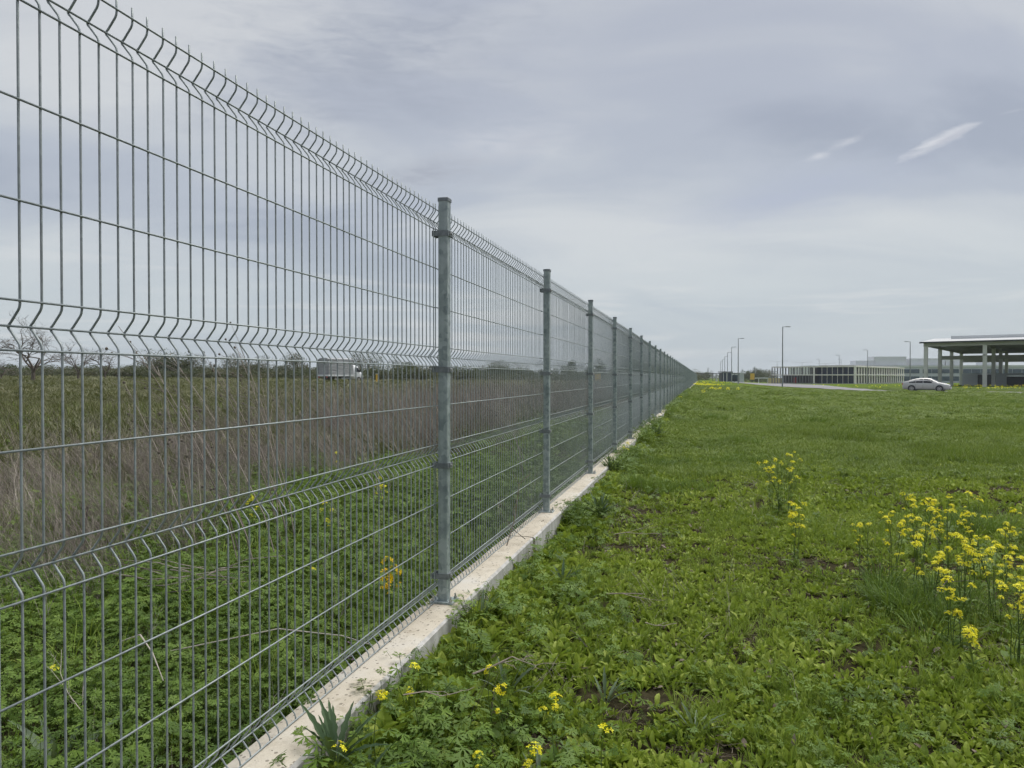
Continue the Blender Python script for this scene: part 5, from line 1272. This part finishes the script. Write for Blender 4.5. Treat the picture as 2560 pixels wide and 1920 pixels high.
def nettle():
    for px, d, t in ((735, 3.05, 'purple dead nettle flowers behind the fence near the plinth'), (655, 2.95, 'small purple dead nettle left of the larger one')):
        r = (px - 1106) / 1555 * d; x, y, z = WG(r, d); q = random.Random(px); p = thing('dead_nettle', t, 'plant', (x, y, z))
        st = MB(); fl = MB(); lf = MB()
        for k in range(7 if px > 700 else 4):
            b = Vector((q.gauss(0, .04), q.gauss(0, .04), 0)); h = q.uniform(.12, .2); st.tube([b, b + Vector((q.gauss(0, .01), q.gauss(0, .01), h))], .0016, 4)
            for j in range(9):
                zz = h * q.uniform(.55, 1.05); a = q.uniform(0, 6.28); fl.tone = q.random(); leaf(fl, b + Vector((0, 0, zz)), a, q.uniform(.010, .018), .008, .5, -.3, [.5, 1, .8, 0], .3)
            for j in range(5):
                zz = h * q.uniform(.2, .7); a = q.uniform(0, 6.28); lf.tone = q.random(); leaf(lf, b + Vector((0, 0, zz)), a, q.uniform(.018, .03), .016, .3, -.6, OVAL, .2)
        st.build('stem', M['stem'], p); fl.build('flowers', M['purple'], p); lf.build('leaves', M['gera'], p)
nettle()
def crumbs():
    y, z = 1.30, fz(1.3)
    mb = MB(); mb.tone = .4; leaf(mb, (0, 0, .004), .6, .028, .016, .25, -.1, OVAL, .5)
    tag(mb.build('dead_leaf', M['litter'], None, loc=(FX + .035, 1.62, z + .002)), 'small curled brown leaf lying on the plinth at the bottom', 'leaf')
    mb = MB(); mb.tube([(0, -.03, .004), (.01, 0, .005), (.004, .04, .004)], [.002, .0025, .001], 5)
    tag(mb.build('twig_fragment', M['bark'], None, loc=(FX + .05, 5.6, fz(5.6) + .002)), 'dark crumb of wood on the plinth between first and second posts', 'twig')
crumbs()

# ------------------------------------------------------------------ hedges, trees
def crown_mb(seed, n, lobes, leaf_s, flat=1.0):
    q = random.Random(seed); mb = MB(); C = []
    for k in range(lobes): C.append((Vector((q.gauss(0, .42), q.gauss(0, .42), q.uniform(.30, .75))), q.uniform(.22, .42)))
    for k in range(n):
        c, rr = q.choice(C); u = Vector((q.gauss(0, 1), q.gauss(0, 1), q.gauss(0, 1))).normalized(); pnt = c + u * rr * (q.random() ** .33) * Vector((1, 1, flat)).length / 1.73
        if pnt.z < 0.0: pnt.z = q.uniform(0, .15)
        a = Vector((q.gauss(0, 1), q.gauss(0, 1), q.gauss(0, 1))).normalized(); b = a.cross(Vector((q.gauss(0, 1), q.gauss(0, 1), q.gauss(0, 1)))).normalized(); s = leaf_s * q.uniform(.5, 1.3); mb.tone = q.random()
        mb.poly([pnt - a * s, pnt + b * s * .55, pnt + a * s, pnt - b * s * .55])
    return mb
def shrub_kind(mat, seed, n, lobes, ls):
    cm = crown_mb(seed, n, lobes, ls).mesh('crown'); cm.materials.append(mat)
    tb = MB(); q = random.Random(seed)
    for k in range(5):
        a = q.uniform(0, 6.283); tb.tube([(q.gauss(0, .05), q.gauss(0, .05), -.1), (math.cos(a) * .12, math.sin(a) * .12, .3), (math.cos(a) * .35, math.sin(a) * .35, .75)], [.02, .014, .005], 5)
    tm = tb.mesh('trunk'); tm.materials.append(M['bark']); return cm, tm
KINDS = [shrub_kind(M['shrub'], 700 + s, 3200, 9, .030) for s in range(4)] + [shrub_kind(M['shrub2'], 720 + s, 3000, 9, .022) for s in range(3)]
def shrub(r, d, w, h, kind, label, group, name='hedge_shrub', dz=-0.15):
    x, y, z = WG(r, d, dz)
    p = thing(name, label, 'shrub' if 'tree' not in name else 'tree', (x, y, z), rnd.uniform(0, 6), group); cm, tm = KINDS[kind]
    for nm, me in (('crown', cm), ('trunk', tm)): o = link(nm, me, p); o.scale = (w, w, h)
q = random.Random(31)
px = -90
while px < 1740:                      # hedge across the left field (photo pixels at 2560 wide)
    D = 150 + 30 * math.sin(px * .004) + q.uniform(-8, 8); h = q.uniform(2.8, 3.8) * (1.0 if px < 900 else .9)
    if px > 1180: D = 210 + q.uniform(-10, 25); h = q.uniform(2.8, 4.6)
    k = q.choice((0, 1, 2, 3, 0, 1, 4, 5))
    seg = 'left of the bare trees' if px < 60 else 'behind the bare trees' if px < 300 else 'around the large budding bush' if px < 520 else 'left of the truck' if px < 800 else 'behind and right of the truck' if px < 960 else 'near the nearest post' if px < 1180 else 'seen through the second bay' if px < 1350 else 'seen through the third bay' if px < 1470 else 'seen through the far fence bays'
    lb = ('dark green' if k < 4 else 'brownish budding') + ' shrub of the left field hedge ' + seg
    shrub(at_px(px, D), D, q.uniform(4.0, 6.2), h, k, lb, 'hedge across the left field')
    px += q.uniform(26, 44) * (1.0 if px < 1180 else .75)
for px, D, w, h, k, t in ((395, 138, 7.0, 6.0, 4, 'large rounded budding bush standing above the hedge'), (440, 140, 5.5, 5.2, 0, 'dark green bush right beside the large budding one'), (470, 142, 4.8, 5.4, 5, 'brown budding bush right of the dark green one'), (590, 150, 5, 5.4, 6, 'budding treelet in the hedge left of the truck'), (640, 150, 6, 5.0, 4, 'wide budding bush in the hedge left of the truck'),
                          (745, 150, 5.5, 6.0, 5, 'tall budding bush directly left of the truck'), (912, 150, 6.0, 6.4, 6, 'tall budding bush directly right of the truck'), (1008, 160, 5.0, 4.8, 0, 'dark bush left of the nearest post'), (1225, 210, 8.0, 5.6, 1, 'tall dark tree crown between first and second posts'), (1260, 214, 7, 5.0, 2, 'dark tree crown right of the tallest between the posts')):
    shrub(at_px(px, D), D, w, h, k, t, 'bushes rising above the hedge')
for px, D, w, h, k, t in ((1425, 240, 5.0, 7.0, 3, 'dark conifer like tree behind the third bay'), (1497, 245, 4.0, 7.0, 2, 'dark tree above the yellow cabin'), (1640, 330, 8, 6, 0, 'dark tree at the far end of the fence'), (1766, 420, 13, 5.0, 1, 'dark rounded tree behind the boundary railing'), (1745, 430, 12, 4.5, 4, 'pale tree behind the fence end'),
                          (1866, 420, 7, 7.5, 0, 'dark tree right of the white shed'), (1876, 424, 7, 8.0, 2, 'dark tree left of the yellow sign'), (1890, 420, 7, 7.8, 1, 'dark tree right of the yellow sign'), (1903, 420, 8, 7.8, 3, 'dark tree further right of the yellow sign'), (1916, 430, 9, 8.5, 5, 'pale budding tree left of the concrete building'), (1930, 440, 9, 7, 4, 'low pale tree at the left end of the concrete building')):
    shrub(at_px(px, D), D, w, h, k, t, 'trees on the horizon', 'far_tree')

def scrub():
    P = protos([crown_mb(760 + k, 900, 7, .045) for k in range(4)], [M['shrub'], M['shrub2'], M['shrub2'], M['shrub']])
    pxs = rng.uniform(-160, 1740, 1500); D = np.where(pxs < 1180, rng.uniform(128, 185, 1500), rng.uniform(185, 260, 1500)); r = (pxs - 1280) / 1800 * D
    x = CP * r - SP * D; y = SP * r + CP * D; k = x < -6
    scatter('field_scrub', 'low brownish green scrub along the far edge of the left field', P, x[k], y[k], rng.uniform(1.6, 3.0, k.sum()), 0.1, -0.2, zs=0.75)
scrub()
def bare_tree(px, D, h, w, label, seed, depth=6):
    r = at_px(px, D); x, y, z = WG(r, D, -.1); q = random.Random(seed); p = thing('bare_tree', label, 'tree', (x, y, z), 0, 'bare trees at the far left')
    tr = MB(); br = MB(); tr.tube([(0, 0, 0), (.05, 0, h * .10), (.02, .04, h * .20)], [h * .026, h * .021, h * .018], 8)
    def grow(p0, dr, ln, th, dep):
        p1 = p0 + dr * ln; md = (p0 + p1) / 2 + Vector((q.gauss(0, .08), q.gauss(0, .08), q.gauss(0, .05))) * ln
        br.tone = .4; br.tube([p0, md, p1], [th, th * .8, th * .62], 5 if dep > 3 else 3, False)
        if dep == 0: return
        for k in range(q.choice((2, 3, 3)) if dep > 1 else 3):
            nd = (dr * .75 + Vector((q.gauss(0, .62) * w, q.gauss(0, .62) * w, q.gauss(.06, .30)))).normalized()
            grow(p1 if k != 1 else md, nd, ln * q.uniform(.62, .86), max(th * .58, .011), dep - 1)
    for k in range(4):
        a = k * 1.57 + q.uniform(-.5, .5); grow(Vector((.02, .04, h * (.13 + .025 * k))), Vector((math.cos(a) * .6 * w, math.sin(a) * .6 * w, .9)).normalized(), h * .23, h * .013, depth - 1)
    tr.build('trunk', M['bark'], p); br.build('branches', M['bark'], p)
bare_tree(82, 68, 8.0, 1.1, 'nearest bare branched tree at the far left edge', 3)
bare_tree(195, 92, 6.6, 1.0, 'bare slender tree second from the left', 5, 5)
bare_tree(262, 96, 6.2, 1.1, 'bare tree third from the left behind the seed stalks', 9, 5)
bare_tree(2, 84, 4.0, 1.1, 'bare bush cut by the left picture edge', 12, 5)

# ------------------------------------------------------------------ thin haze over the fields
def build_haze():
    m = bpy.data.materials.new('thin_haze'); m.use_nodes = True; t = m.node_tree; t.nodes.clear()
    v = N(t, 'ShaderNodeVolumePrincipled'); v.inputs['Color'].default_value = (0.86, 0.92, 1.0, 1); v.inputs['Density'].default_value = 0.00018; v.inputs['Anisotropy'].default_value = 0.2
    o = N(t, 'ShaderNodeOutputMaterial'); L(t, v.outputs[0], o.inputs['Volume'])
    mb = MB(); mb.box(-1560, 1560, -1560, 1560, -8, 40)
    tag(mb.build('haze', m), 'thin grey haze in the air over the fields', None, None, 'stuff')
build_haze()
